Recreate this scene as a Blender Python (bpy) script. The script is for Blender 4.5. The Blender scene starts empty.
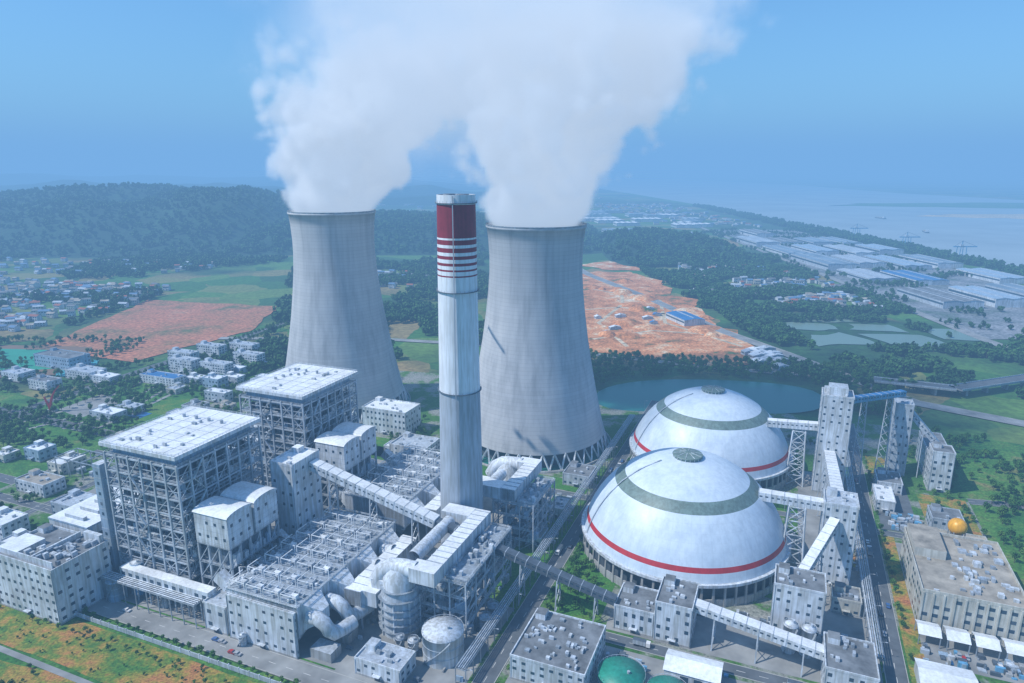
import bpy, math, random
from mathutils import Vector, noise
from mathutils.bvhtree import BVHTree
random.seed(7)
R=random.uniform
scene=bpy.context.scene
O=(-31.6,371.0); TH=math.radians(-22.2); C,S=math.cos(TH),math.sin(TH)
def W(a,b): return (O[0]+a*C-b*S, O[1]+a*S+b*C)
# ---------------------------------------------------------------- materials
def newmat(name):
    m=bpy.data.materials.new(name); m.use_nodes=True
    nt=m.node_tree; bs=nt.nodes['Principled BSDF']
    return m,nt,bs
def mixrgb(nt,f,a,b,blend='MIX'):
    n=nt.nodes.new('ShaderNodeMix'); n.data_type='RGBA'; n.blend_type=blend
    for s,v in ((n.inputs[0],f),(n.inputs[6],a),(n.inputs[7],b)):
        if hasattr(v,'is_output'): nt.links.new(v,s)
        elif isinstance(v,(int,float)): s.default_value=v
        else: s.default_value=(*v,1)
    return n.outputs[2]
def mth(nt,op,a,b=None,clamp=False):
    n=nt.nodes.new('ShaderNodeMath'); n.operation=op; n.use_clamp=clamp
    for i,v in enumerate((a,b)):
        if v is None: continue
        if hasattr(v,'is_output'): nt.links.new(v,n.inputs[i])
        else: n.inputs[i].default_value=v
    return n.outputs[0]
def nz(nt,scale,detail=4,rough=.6,vec=None,out='Fac',dist=0):
    n=nt.nodes.new('ShaderNodeTexNoise'); n.inputs['Scale'].default_value=scale
    n.inputs['Detail'].default_value=detail; n.inputs['Roughness'].default_value=rough
    n.inputs['Distortion'].default_value=dist
    if vec is not None: nt.links.new(vec,n.inputs['Vector'])
    return n.outputs[0] if out=='Fac' else n.outputs[1]
def pos(nt): return nt.nodes.new('ShaderNodeNewGeometry').outputs['Position']
def ramp(nt,fac,stops,interp='LINEAR'):
    n=nt.nodes.new('ShaderNodeValToRGB'); nt.links.new(fac,n.inputs[0]); e=n.color_ramp.elements
    n.color_ramp.interpolation=interp
    while len(e)<len(stops): e.new(.5)
    for i,(p,c) in enumerate(stops):
        e[i].position=p; e[i].color=(*c,1) if len(c)==3 else c
    return n.outputs[0]
def stretch(nt,v,sx,sy,sz):
    n=nt.nodes.new('ShaderNodeVectorMath'); n.operation='MULTIPLY'; nt.links.new(v,n.inputs[0]); n.inputs[1].default_value=(sx,sy,sz)
    return n.outputs[0]
def M(name,c,rough=.7,var=.18,scale=.15,metal=0,streak=.25,bump=0):
    m,nt,bs=newmat(name); p=pos(nt)
    n1=nz(nt,scale,3,.65,p)
    lo=tuple(x*(1-var) for x in c); hi=tuple(min(1,x*(1+var*.6)) for x in c)
    col=ramp(nt,n1,[(.3,lo),(.7,hi)])
    if streak: 
        n2=nz(nt,1.0,2,.7,stretch(nt,p,.6,.6,.05))
        st=ramp(nt,n2,[(.38,(1-streak,1-streak*1.05,1-streak*1.2)),(.62,(1,1,1))])
        col=mixrgb(nt,1.0,col,st,'MULTIPLY')
    nt.links.new(col,bs.inputs['Base Color'])
    bs.inputs['Roughness'].default_value=rough; bs.inputs['Metallic'].default_value=metal
    return m
white=M('white_cladding',(.64,.70,.78),.55,.24,.10,streak=.34)
whiter=M('white_roof_sheet',(.80,.84,.88),.5,.2,.06,streak=.16)
bluegrey=M('blue_grey_cladding',(.34,.46,.60),.5,.18,.1)
lgrey=M('light_grey_steel',(.46,.52,.60),.5,.25,.2)
steel=M('galvanised_steel',(.37,.43,.50),.45,.3,.3,metal=.2)
dsteel=M('dark_steel',(.08,.105,.135),.6,.3,.3,streak=0)
core=M('boiler_casing',(.16,.21,.28),.55,.45,.15,streak=.4)
conc=M('weathered_concrete',(.38,.39,.40),.85,.25,.1)
roofg=M('grey_flat_roof',(.17,.185,.20),.85,.5,.12,streak=0)
roofbg=M('beige_flat_roof',(.34,.31,.26),.85,.45,.12,streak=0)
beige=M('beige_wall',(.54,.54,.50),.8,.2,.1)
glass,nt,bs=newmat('window_glass'); bs.inputs['Base Color'].default_value=(.045,.08,.12,1); bs.inputs['Roughness'].default_value=.15
blue=M('blue_roof_sheet',(.04,.17,.40),.5,.2,.1,streak=.1)
lblue=M('light_blue_paint',(.14,.38,.62),.5,.15,.1)
red=M('red_paint',(.50,.03,.04),.5,.2,.2,streak=.1)
dred=M('dark_red_paint',(.26,.022,.045),.6,.2,.2,streak=.2)
greent=M('green_tank_paint',(.02,.28,.20),.5,.2,.2,streak=.2)
domegreen=M('grey_green_panels',(.17,.25,.24),.5,.2,.2)
orange=M('orange_paint',(.85,.42,.02),.4,.1,.2)
chgrey=M('chimney_concrete',(.40,.46,.54),.8,.12,.05,streak=.25)
chwhite=M('chimney_white_paint',(.76,.81,.88),.7,.1,.05,streak=.2)
asph=M('asphalt',(.11,.125,.14),.9,.3,.1,streak=0)
concp=M('concrete_pavement',(.27,.275,.27),.9,.4,.05,streak=0)
line=M('road_marking_paint',(.6,.6,.58),.7,.3,.3,streak=0)
kerbm=M('kerb_stone',(.4,.4,.38),.9,.15,.2,streak=0)
black=M('black_rubber',(.02,.02,.02),.8,.1,1,streak=0)
tilered=M('terracotta_roof',(.30,.10,.06),.8,.2,.1,streak=0)

def ground_mat(name,stops,s1,s2,fine=.6,cells=None):
    m,nt,bs=newmat(name); p=pos(nt)
    n=nz(nt,s1,4,.62,p); n2=nz(nt,s2,4,.7,p); 
    f=mth(nt,'ADD',mth(nt,'MULTIPLY',n,.55),mth(nt,'MULTIPLY',n2,.45))
    col=ramp(nt,f,stops)
    n3=nz(nt,fine,2,.7,p); fc=ramp(nt,n3,[(.3,(.5,.5,.5)),(.7,(1.4,1.4,1.4))])
    col=mixrgb(nt,1,col,fc,'MULTIPLY')
    nt.links.new(col,bs.inputs['Base Color']); bs.inputs['Roughness'].default_value=.95
    return m
lawn=ground_mat('lawn_grass',[(.36,(.025,.11,.014)),(.5,(.045,.17,.018)),(.6,(.12,.20,.025)),(.7,(.25,.20,.06))],.02,.09,.8)
yellowlawn=ground_mat('dry_lawn',[(.38,(.05,.15,.02)),(.46,(.14,.19,.02)),(.53,(.30,.21,.035)),(.60,(.38,.18,.05)),(.68,(.34,.13,.05))],.03,.12,.8)
scrub=ground_mat('scrub_land',[(.33,(.015,.08,.012)),(.45,(.028,.13,.016)),(.55,(.075,.19,.025)),(.66,(.22,.17,.07))],.012,.05,.5)
mudm=ground_mat('orange_soil',[(.38,(.07,.13,.03)),(.43,(.36,.15,.05)),(.51,(.62,.25,.09)),(.57,(.64,.38,.20)),(.62,(.70,.58,.42))],.012,.05,.3)
fieldm=ground_mat('ploughed_field',[(.34,(.06,.13,.03)),(.41,(.20,.14,.05)),(.48,(.38,.17,.08)),(.58,(.48,.18,.09)),(.7,(.42,.26,.15))],.008,.03,.2)
sand=ground_mat('sand_bar',[(.3,(.34,.3,.2)),(.6,(.62,.50,.34))],.003,.01,.1)
plantg=ground_mat('plant_yard',[(.40,(.03,.12,.015)),(.49,(.055,.15,.02)),(.53,(.2,.22,.18)),(.62,(.28,.28,.26))],.014,.045,.6)
forestm=ground_mat('forest_hill',[(.32,(.005,.03,.012)),(.5,(.010,.045,.016)),(.68,(.026,.085,.02))],.01,.05,.12)
indg=ground_mat('industrial_yard',[(.35,(.05,.11,.05)),(.47,(.16,.18,.19)),(.6,(.27,.28,.3))],.01,.03,.2)
m,nt,bs=newmat('countryside'); p=pos(nt)
v=nt.nodes.new('ShaderNodeTexVoronoi'); v.inputs['Scale'].default_value=.011; v.inputs['Randomness'].default_value=.9
wp=nt.nodes.new('ShaderNodeVectorMath'); wp.operation='MULTIPLY_ADD'; nt.links.new(nz(nt,.006,3,.6,p,'Color'),wp.inputs[0]); wp.inputs[1].default_value=(90,90,0); nt.links.new(p,wp.inputs[2])
flat=nt.nodes.new('ShaderNodeVectorMath'); flat.operation='MULTIPLY'; nt.links.new(wp.outputs[0],flat.inputs[0]); flat.inputs[1].default_value=(1,1,0)
nt.links.new(flat.outputs[0],v.inputs['Vector'])
sp=nt.nodes.new('ShaderNodeSeparateColor'); nt.links.new(v.outputs['Color'],sp.inputs[0])
c1=ramp(nt,sp.outputs[0],[(.0,(.03,.10,.02)),(.3,(.045,.16,.02)),(.55,(.09,.20,.03)),(.8,(.26,.19,.08)),(1,(.05,.14,.03))])
big=nz(nt,.0012,4,.6,p); fmask=ramp(nt,big,[(.47,(0,0,0)),(.53,(1,1,1))])
c2=ramp(nt,nz(nt,.02,4,.7,p),[(.35,(.010,.045,.014)),(.65,(.03,.10,.022))])
col=mixrgb(nt,fmask,c1,c2); fc=ramp(nt,nz(nt,.12,3,.75,p),[(.3,(.6,.6,.6)),(.7,(1.3,1.3,1.3))]); col=mixrgb(nt,1,col,fc,'MULTIPLY')
nt.links.new(col,bs.inputs['Base Color']); bs.inputs['Roughness'].default_value=.95; country=m
def water(name,c,rough,bs_scale=.2):
    m,nt,bs=newmat(name); p=pos(nt)
    nt.links.new(ramp(nt,nz(nt,.003,3,.6,p),[(.3,tuple(x*.75 for x in c)),(.7,c)]),bs.inputs['Base Color'])
    bs.inputs['Roughness'].default_value=rough
    b=nt.nodes.new('ShaderNodeBump'); b.inputs['Strength'].default_value=.15; nt.links.new(nz(nt,bs_scale,2,.6,p),b.inputs['Height']); nt.links.new(b.outputs[0],bs.inputs['Normal'])
    return m
riverm=water('river_water',(.36,.43,.46),.6); pondm=water('pond_water',(.015,.17,.14),.35); fishm=water('fish_pond_water',(.18,.26,.2),.35)
m,nt,bs=newmat('cooling_tower_concrete'); tc=nt.nodes.new('ShaderNodeTexCoord').outputs['Object']
s=nt.nodes.new('ShaderNodeSeparateXYZ'); nt.links.new(tc,s.inputs[0])
band=mth(nt,'FRACT',mth(nt,'MULTIPLY',s.outputs[2],1/3.0)); bl=mth(nt,'LESS_THAN',band,.16)
lift=nt.nodes.new('ShaderNodeTexWhiteNoise'); lift.noise_dimensions='1D'; nt.links.new(mth(nt,'FLOOR',mth(nt,'MULTIPLY',s.outputs[2],1/3.0)),lift.inputs['W'])
st=nz(nt,.12,4,.7,stretch(nt,tc,1,1,.06)); lg=nz(nt,.02,3,.5,tc)
f=mth(nt,'ADD',mth(nt,'MULTIPLY',st,.6),mth(nt,'MULTIPLY',lg,.4))
col=ramp(nt,f,[(.34,(.30,.315,.335)),(.5,(.45,.465,.485)),(.66,(.54,.545,.55))])
col=mixrgb(nt,mth(nt,'MULTIPLY',bl,.16),col,(.16,.17,.18))
col=mixrgb(nt,mth(nt,'MULTIPLY',lift.outputs[0],.12),col,(.2,.2,.2))
nt.links.new(col,bs.inputs['Base Color']); bs.inputs['Roughness'].default_value=.9; ctm=m
m,nt,bs=newmat('dome_white_panels'); tc=nt.nodes.new('ShaderNodeTexCoord').outputs['Object']
s=nt.nodes.new('ShaderNodeSeparateXYZ'); nt.links.new(tc,s.inputs[0])
ang=mth(nt,'ARCTAN2',s.outputs[1],s.outputs[0]); fr=mth(nt,'FRACT',mth(nt,'MULTIPLY',ang,60/6.28318)); l1=mth(nt,'LESS_THAN',fr,.06)
fr2=mth(nt,'FRACT',mth(nt,'MULTIPLY',s.outputs[2],1/4.0)); l2=mth(nt,'LESS_THAN',fr2,.06)
ln=mth(nt,'MAXIMUM',l1,l2)
base=ramp(nt,nz(nt,.06,3,.6,tc),[(.3,(.52,.62,.73)),(.7,(.66,.75,.84))])
base=mixrgb(nt,mth(nt,'MULTIPLY',ln,.12),base,(.35,.4,.46))
base=mixrgb(nt,1,base,ramp(nt,nz(nt,.5,3,.7,stretch(nt,tc,.6,.6,.08)),[(.35,(.86,.87,.88)),(.6,(1,1,1))]),'MULTIPLY')
nt.links.new(base,bs.inputs['Base Color']); bs.inputs['Roughness'].default_value=.45; domem=m
def leafmat(name,a,b,c):
    m,nt,bs=newmat(name); oi=nt.nodes.new('ShaderNodeObjectInfo'); 
    col=ramp(nt,oi.outputs['Random'],[(0,a),(.5,b),(1,c)])
    n=nz(nt,.5,2,.7,pos(nt)); col=mixrgb(nt,1,col,ramp(nt,n,[(.3,(.6,.6,.6)),(.7,(1.35,1.35,1.2))]),'MULTIPLY')
    nt.links.new(col,bs.inputs['Base Color']); bs.inputs['Roughness'].default_value=.8
    return m
leaf=leafmat('foliage',(.018,.085,.010),(.035,.13,.014),(.08,.185,.022))
leafd=leafmat('dark_foliage',(.010,.055,.011),(.020,.09,.015),(.045,.13,.02))
bark=M('bark',(.09,.07,.05),.9,.2,1,streak=0)
# ---------------------------------------------------------------- mesh builder
class MB:
    def __init__(s): s.v=[];s.f=[];s.mi=[];s.mats=[];s.sm=[]
    def m(s,mat):
        if mat not in s.mats: s.mats.append(mat)
        return s.mats.index(mat)
    def face(s,pts,mat,smooth=False):
        i=len(s.v); s.v+= [tuple(p) for p in pts]; s.f.append(tuple(range(i,i+len(pts)))); s.mi.append(s.m(mat)); s.sm.append(smooth)
    def box(s,x0,x1,y0,y1,z0,z1,mat,top=None):
        i=len(s.v); s.v+=[(x0,y0,z0),(x1,y0,z0),(x1,y1,z0),(x0,y1,z0),(x0,y0,z1),(x1,y0,z1),(x1,y1,z1),(x0,y1,z1)]
        k=s.m(mat); t=s.m(top) if top else k
        for q,mm in (((3,2,1,0),k),((4,5,6,7),t),((0,1,5,4),k),((1,2,6,5),k),((2,3,7,6),k),((3,0,4,7),k)):
            s.f.append(tuple(i+j for j in q)); s.mi.append(mm); s.sm.append(False)
    def beam(s,p,q,w,h,mat,top=None):
        p=Vector(p);q=Vector(q);d=(q-p).normalized(); sd=d.cross(Vector((0,0,1)))
        if sd.length<1e-3: sd=Vector((1,0,0))
        sd.normalize(); up=sd.cross(d)
        i=len(s.v)
        for o in (p,q):
            for a,b in ((-1,-1),(1,-1),(1,1),(-1,1)): s.v.append(tuple(o+sd*a*w/2+up*b*h/2))
        k=s.m(mat); t=s.m(top) if top else k
        for qd,mm in (((0,1,2,3),k),((7,6,5,4),k),((0,4,5,1),k),((1,5,6,2),k),((2,6,7,3),t),((3,7,4,0),k)):
            s.f.append(tuple(i+j for j in qd)); s.mi.append(mm); s.sm.append(False)
    def lathe(s,cx,cy,prof,n,mats,smooth=True):
        i0=len(s.v)
        for r,z in prof:
            for k in range(n):
                a=2*math.pi*k/n; s.v.append((cx+r*math.cos(a),cy+r*math.sin(a),z))
        for j in range(len(prof)-1):
            mm=s.m(mats[j] if isinstance(mats,list) else mats)
            for k in range(n):
                k2=(k+1)%n; s.f.append((i0+j*n+k,i0+j*n+k2,i0+(j+1)*n+k2,i0+(j+1)*n+k)); s.mi.append(mm); s.sm.append(smooth)
    def cyl(s,cx,cy,z0,z1,r,mat,n=24,r1=None,top=None):
        r1=r if r1 is None else r1
        s.lathe(cx,cy,[(r,z0),(r1,z1)],n,mat)
        s.face([(cx+r1*math.cos(2*math.pi*k/n),cy+r1*math.sin(2*math.pi*k/n),z1) for k in range(n)],top or mat)
    def tube(s,pts,r,mat,n=12):
        pts=[Vector(p) for p in pts]; i0=len(s.v)
        for j,p in enumerate(pts):
            d=(pts[min(j+1,len(pts)-1)]-pts[max(j-1,0)]).normalized()
            ref=Vector((0,0,1)) if abs(d.z)<.9 else Vector((1,0,0))
            a=d.cross(ref).normalized(); b=a.cross(d)
            for k in range(n):
                t=2*math.pi*k/n; s.v.append(tuple(p+a*r*math.cos(t)+b*r*math.sin(t)))
        mm=s.m(mat)
        for j in range(len(pts)-1):
            for k in range(n):
                k2=(k+1)%n; s.f.append((i0+j*n+k,i0+j*n+k2,i0+(j+1)*n+k2,i0+(j+1)*n+k)); s.mi.append(mm); s.sm.append(True)
    def rail(s,x0,x1,y0,y1,z,mat,h=1.1,w=.12,step=3):
        for zz in (z+h*.5,z+h):
            s.box(x0,x1,y0,y0+w,zz,zz+w,mat); s.box(x0,x1,y1-w,y1,zz,zz+w,mat)
            s.box(x0,x0+w,y0+w,y1-w,zz,zz+w,mat); s.box(x1-w,x1,y0+w,y1-w,zz,zz+w,mat)
        for y in (y0,y1-w):
            x=x0
            while x<x1: s.box(x,x+w,y,y+w,z,z+h,mat); x+=step
        for x in (x0,x1-w):
            y=y0
            while y<y1: s.box(x,x+w,y,y+w,z,z+h,mat); y+=step
    def wins(s,face,x0,x1,y0,y1,z0,z1,nu,nzz,mat,fw=.6,fh=.5,e=.07,skip=.1):
        for j in range(nzz):
            hz=(z1-z0)/nzz; za=z0+hz*(j+.5-fh/2); zb=za+hz*fh
            lo,hi=(x0,x1) if face in('b-','b+') else (y0,y1)
            du=(hi-lo)/nu
            for i in range(nu):
                if random.random()<skip: continue
                ua=lo+du*(i+.5-fw/2); ub=ua+du*fw
                if face=='b-': s.box(ua,ub,y0-e,y0-.01,za,zb,mat)
                elif face=='b+': s.box(ua,ub,y1+.01,y1+e,za,zb,mat)
                elif face=='a-': s.box(x0-e,x0-.01,ua,ub,za,zb,mat)
                else: s.box(x1+.01,x1+e,ua,ub,za,zb,mat)
    def build(s,name,plant=True,loc=None,rot=None,scl=None):
        me=bpy.data.meshes.new(name); me.from_pydata(s.v,[],s.f)
        for m_ in s.mats: me.materials.append(m_)
        me.polygons.foreach_set('material_index',s.mi); me.polygons.foreach_set('use_smooth',s.sm); me.update()
        ob=bpy.data.objects.new(name,me); scene.collection.objects.link(ob)
        if loc is not None:
            x,y=W(loc[0],loc[1]) if plant else loc[:2]
            ob.location=(x,y,loc[2] if len(loc)>2 else 0); ob.rotation_euler=(0,0,(TH if plant else 0)+(rot or 0))
        elif plant: ob.location=(O[0],O[1],0); ob.rotation_euler=(0,0,TH)
        if scl: ob.scale=scl
        return ob
def sheet(name,pts,z,mat,plant=True):
    b=MB(); b.face([(x,y,z) for x,y in pts],mat); return b.build(name,plant)
def rect(name,a0,a1,b0,b1,z,mat): return sheet(name,[(a0,b0),(a1,b0),(a1,b1),(a0,b1)],z,mat)
def smoothpoly(pts,it=2):
    for _ in range(it):
        q=[]
        for i in range(len(pts)):
            a=pts[i];b=pts[(i+1)%len(pts)]
            q+=[(a[0]*.75+b[0]*.25,a[1]*.75+b[1]*.25),(a[0]*.25+b[0]*.75,a[1]*.25+b[1]*.75)]
        pts=q
    return pts
def ragged(pts,amp,seed=1,n=6):
    out=[]
    for i in range(len(pts)):
        a=pts[i];b=pts[(i+1)%len(pts)]
        for k in range(n):
            t=k/n;x=a[0]+(b[0]-a[0])*t;y=a[1]+(b[1]-a[1])*t
            out.append((x+amp*noise.noise(Vector((x*.02,y*.02,seed))),y+amp*noise.noise(Vector((x*.02,y*.02,seed+9)))))
    return out
def inpoly(x,y,p):
    c=False;j=len(p)-1
    for i in range(len(p)):
        if (p[i][1]>y)!=(p[j][1]>y) and x<(p[j][0]-p[i][0])*(y-p[i][1])/(p[j][1]-p[i][1])+p[i][0]: c=not c
        j=i
    return c
def road(name,pts,w,z=.1,plant=True,mat=asph,dash=True,kerb=True):
    b=MB(); n=len(pts)
    V=[Vector((x,y,0)) for x,y in pts]
    nrm=[]
    for i in range(n):
        d=(V[min(i+1,n-1)]-V[max(i-1,0)]).normalized(); nrm.append(Vector((-d.y,d.x,0)))
    def off(i,o,zz): q=V[i]+nrm[i]*o; return (q.x,q.y,zz)
    for i in range(n-1):
        b.face([off(i,-w/2,z),off(i+1,-w/2,z),off(i+1,w/2,z),off(i,w/2,z)],mat)
        if kerb:
            for sg in (-1,1):
                o0,o1=sg*w/2,sg*(w/2+.35)
                if sg<0:o0,o1=o1,o0
                b.face([off(i,o0,z+.12),off(i+1,o0,z+.12),off(i+1,o1,z+.12),off(i,o1,z+.12)],kerbm)
                b.face([off(i,o0,z),off(i+1,o0,z),off(i+1,o0,z+.12),off(i,o0,z+.12)],kerbm)
        if dash:
            d=(V[i+1]-V[i]); ln_=d.length; d.normalize(); t=0
            nn=Vector((-d.y,d.x,0))
            while t<ln_-4:
                p=V[i]+d*t;q=V[i]+d*(t+4)
                b.face([tuple(p-nn*.12+Vector((0,0,z+.01))),tuple(q-nn*.12+Vector((0,0,z+.01))),tuple(q+nn*.12+Vector((0,0,z+.01))),tuple(p+nn*.12+Vector((0,0,z+.01)))],line); t+=10
    return b.build(name,plant)
# ---------------------------------------------------------------- ground
E=60000
b=MB(); b.face([(-E,-3000,-1),(E,-3000,-1),(E,E,-1),(-E,E,-1)],country); b.build('ground',False)
sheet('river',[(1170,200),(1166,1548),(1172,2600),(1180,4365),(1080,6500),(900,9500),(700,15000),(3600,15000),(3900,9500),(3600,6500),(3800,4000),(3800,200)],-.7,riverm,False)
sheet('sand_bar',ragged([(1950,3350),(2500,3080),(3700,3150),(4000,3500),(2800,3460),(2200,3520)],120,3),-.3,sand,False)
sheet('river_island',ragged([(1950,4300),(3000,4000),(3900,4200),(3300,4700),(2400,4600)],150,5),-.3,scrub,False)
sheet('sand_bar',ragged([(2000,2600),(3500,2350),(3500,2520),(2700,2680)],80,7),-.3,sand,False)
sheet('river_bank',[(1120,300),(1172,300),(1168,1548),(1174,2600),(1182,4365),(1085,6500),(1000,6500),(1100,4365),(1110,2600),(1105,1548)],-.25,scrub,False)
plantpoly=[(-345,-127),(300,-127),(300,330),(-120,330),(-345,300)]
sheet('plant_yard_ground',plantpoly,0,plantg)
sheet('scrub_ground',[(-900,-400),(420,-400),(420,-20),(300,-20),(300,-127),(-345,-127),(-345,80),(-900,120)],-.3,scrub)
sheet('meadow_ground',[(300,-20),(700,-20),(700,260),(340,330),(300,330)],-.3,scrub)
sheet('dry_lawn_strip',ragged([(-340,-134),(300,-134),(300,-154),(-100,-160),(-340,-158)],3,4,20),-.1,yellowlawn)
for q in ([(-190,-168),(-110,-164),(-90,-176),(-170,-190)],[(-80,-170),(-20,-166),(-10,-184),(-60,-190)],[(-240,-167),(-205,-167),(-200,-205),(-235,-210)]): sheet('flower_bed',ragged(q,6,3,8),-.15,yellowlawn)
road('field_path',[(-340,-162),(-100,-163),(60,-160)],3,-.05,mat=concp,dash=False,kerb=False)
sitep0=ragged([(130,1400),(200,1540),(290,1490),(318,1183),(305,1000),(335,830),(265,765),(100,840),(85,1100)],45,2)
sheet('construction_site_ground',sitep0,-.2,mudm,False)
sheet('construction_site_ground',ragged([(160,1620),(240,1700),(330,1640),(300,1540),(200,1560)],30,4),-.2,mudm,False)
sheet('ploughed_field_ground',ragged([(-613,850),(-640,1183),(-393,1130),(-370,953),(-455,790)],12,6,10),-.2,fieldm,False)
sheet('industrial_yard_ground',[(640,900),(760,900),(1000,1150),(1060,2600),(760,2600),(690,1500)],-.35,indg,False)
sheet('pond',smoothpoly([(80,664),(115,705),(190,722),(310,700),(320,640),(271,605),(180,615),(90,615)]),.05,pondm,False)
for pp in ([(395,960),(412,1000),(470,1000),(480,950)],[(490,955),(500,995),(560,985),(565,940)],[(400,860),(410,930),(470,935),(480,875)],[(495,860),(490,925),(570,925),(580,850)],[(440,1010),(450,1050),(520,1050),(520,1005)],[(585,900),(590,960),(640,960),(640,890)]):
    sheet('fish_pond',ragged(pp,14,3,5),-.15,fishm,False)
def hill(name,x0,x1,y0,y1,hf,nx,ny,mat=forestm):
    b=MB(); g=[]
    for j in range(ny+1):
        for i in range(nx+1):
            x=x0+(x1-x0)*i/nx; y=y0+(y1-y0)*j/ny; u=i/nx; w=j/ny
            e=min(1,6*u)*min(1,6*(1-u))*min(1,4*w)*min(1,4*(1-w)); e=e*e*(3-2*e)
            g.append((x,y,-2+e*hf(x,y)))
    b.v=g
    k=b.m(mat)
    for j in range(ny):
        for i in range(nx):
            q=j*(nx+1)+i; b.f.append((q,q+1,q+nx+2,q+nx+1)); b.mi.append(k); b.sm.append(True)
    return b.build(name,False)
def fb(x,y,s,o=0): return noise.fractal(Vector((x*s+o,y*s+o*.7,o)),.9,2.1,6)*.5+.5
def hA(x,y): return (50+125*fb(x,y,.0017,3))+8*fb(x,y,.02,9)
hill('forested_hills',-2900,-560,1750,3300,hA,150,110)
hill('forested_hills',-900,330,1800,2900,lambda x,y:20+65*fb(x,y,.002,5)+6*fb(x,y,.03,2),120,90)
hill('forested_hills',240,620,1560,2300,lambda x,y:5+42*fb(x,y,.004,8)+5*fb(x,y,.03,2),70,100)
hill('distant_hills',-9000,-200,7000,10500,lambda x,y:60+330*max(0,fb(x,y,.0005,12)-.25)*(1-max(0,(x+9000)/9500)),120,50)
hill('distant_hills',-6000,500,4300,6200,lambda x,y:30+200*max(0,fb(x,y,.0008,22)-.3),100,50)
# roads
road('plant_road',[(59,-125),(59,320)],9)
road('plant_road',[(232,-125),(232,325)],9)
road('plant_road',[(-340,-121),(300,-121)],11,.14,mat=concp)
road('plant_road',[(64,-44),(227,-44)],7,.12)
road('plant_road',[(-100,95),(54,95)],7,.12)
road('plant_road',[(64,122),(190,122)],6,.12)
road('plant_road',[(-215,-115),(-215,290)],8,.13)
road('plant_road',[(64,262),(227,262)],7,.12)
road('plant_road',[(237,120),(300,120)],7,.12)
road('plant_road',[(-345,20),(-220,20)],7,.12);road('plant_road',[(-345,-60),(-220,-60)],7,.12);road('plant_road',[(-290,-118),(-290,290)],6,.11)
road('country_road',[(-345,52),(-520,55),(-900,70)],12,-.05)
road('tree_lined_avenue',[(-455,-60),(-500,75),(-520,400),(-535,700)],12,-.0)
road('country_road',[(-345,-40),(-455,-40),(-900,-20)],9,-.1)
road('country_road',[(300,190),(420,215),(700,225)],8,-.1)
road('highway',[(100,1900),(169,1473),(245,1200),(298,953),(345,818),(383,697),(400,640),(560,500),(900,330)],18,-.05,False,mat=concp)
road('ring_road',[(-400,905),(-174,900),(0,860),(109,818),(240,760),(330,735),(383,720)],12,-.02,False,mat=concp)
road('riverside_road',[(640,500),(640,900),(680,1500),(740,2700),(800,4500)],16,-.1,False,mat=concp)
for pp in ([(150,1300),(260,1180),(230,1000),(300,860)],[(110,900),(200,950),(270,930)],[(120,1100),(180,1120),(250,1060),(290,1080)],[(170,1440),(210,1300),(190,1150),(130,1000),(150,860)]):
    road('site_track',pp,6,-.1,False,mat=sand,dash=False,kerb=False)
for a0,a1,b0,b1,mt in ((-165,-5,-115,95,concp),(-5,52,-115,90,concp),(68,225,-114,-50,concp),(100,226,-38,0,concp),(190,226,0,200,concp),(240,300,-5,110,concp),(240,262,125,250,asph),(-282,-225,-52,12,concp),(-340,-298,-110,-68,concp)):
    rect('pavement',a0,a1,b0,b1,.05,mt)
for a0,a1,b0,b1 in ((66,96,-36,115),(66,190,126,150),(238,246,-40,120),(268,298,126,190),(66,110,-110,-92),(-150,50,100,118),(30,54,-40,90),(-150,-8,-114,-126+13),(150,186,20,50),(238,298,-60,-34),(240,262,-110,-64),(160,222,-112,-60),(206,222,70,160),(240,256,206,250),(-200,-120,100,135)):
    rect('lawn',a0,a1,b0,b1,.08,lawn if a1<200 else yellowlawn)
b=MB(); b.box(-342,300,-132,-131.6,0,2.4,lgrey)
x=-342
while x<300: b.box(x,x+.5,-132.1,-131.5,0,2.8,white); x+=6
b.build('perimeter_wall')
# ---------------------------------------------------------------- cooling towers
def tower(wx,wy,sz):
    prof=[(58.8,12),(56.8,20),(54.6,30),(50.8,48),(47.0,68),(43.2,90),(40.2,112),(38.2,130),(37.1,146),(37.0,158),(37.8,172),(38.9,181),(39.7,181.2),(39.7,182.6),(37.9,182.6),(36.9,172),(35.8,155),(37,130),(42,90),(53,30),(57.6,12)]
    b=MB(); b.lathe(0,0,prof,96,[ctm]*20)
    b.lathe(0,0,[(57.6,12),(58.8,12)],96,ctm)
    n=40
    for k in range(n):
        for sg in (-.5,.5):
            a0=2*math.pi*k/n; a1=2*math.pi*(k+sg)/n
            b.beam((62.3*math.cos(a0),62.3*math.sin(a0),0),(58.2*math.cos(a1),58.2*math.sin(a1),12.3),1.15,1.15,white)
    b.lathe(0,0,[(65,0),(65,1.8),(64.2,1.8),(64.2,.6)],96,conc)
    b.face([(64.2*math.cos(2*math.pi*k/64),64.2*math.sin(2*math.pi*k/64),.6) for k in range(64)],pondm)
    b.cyl(0,0,.6,11,53,dsteel,48)
    b.lathe(0,0,[(39.5,182.6),(39.6,183.9)],96,steel); 
    b.build('cooling_tower',False,(wx,wy,0),None,(1,1,sz))
tower(19,543,.995); tower(-166,640,1.02)
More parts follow.
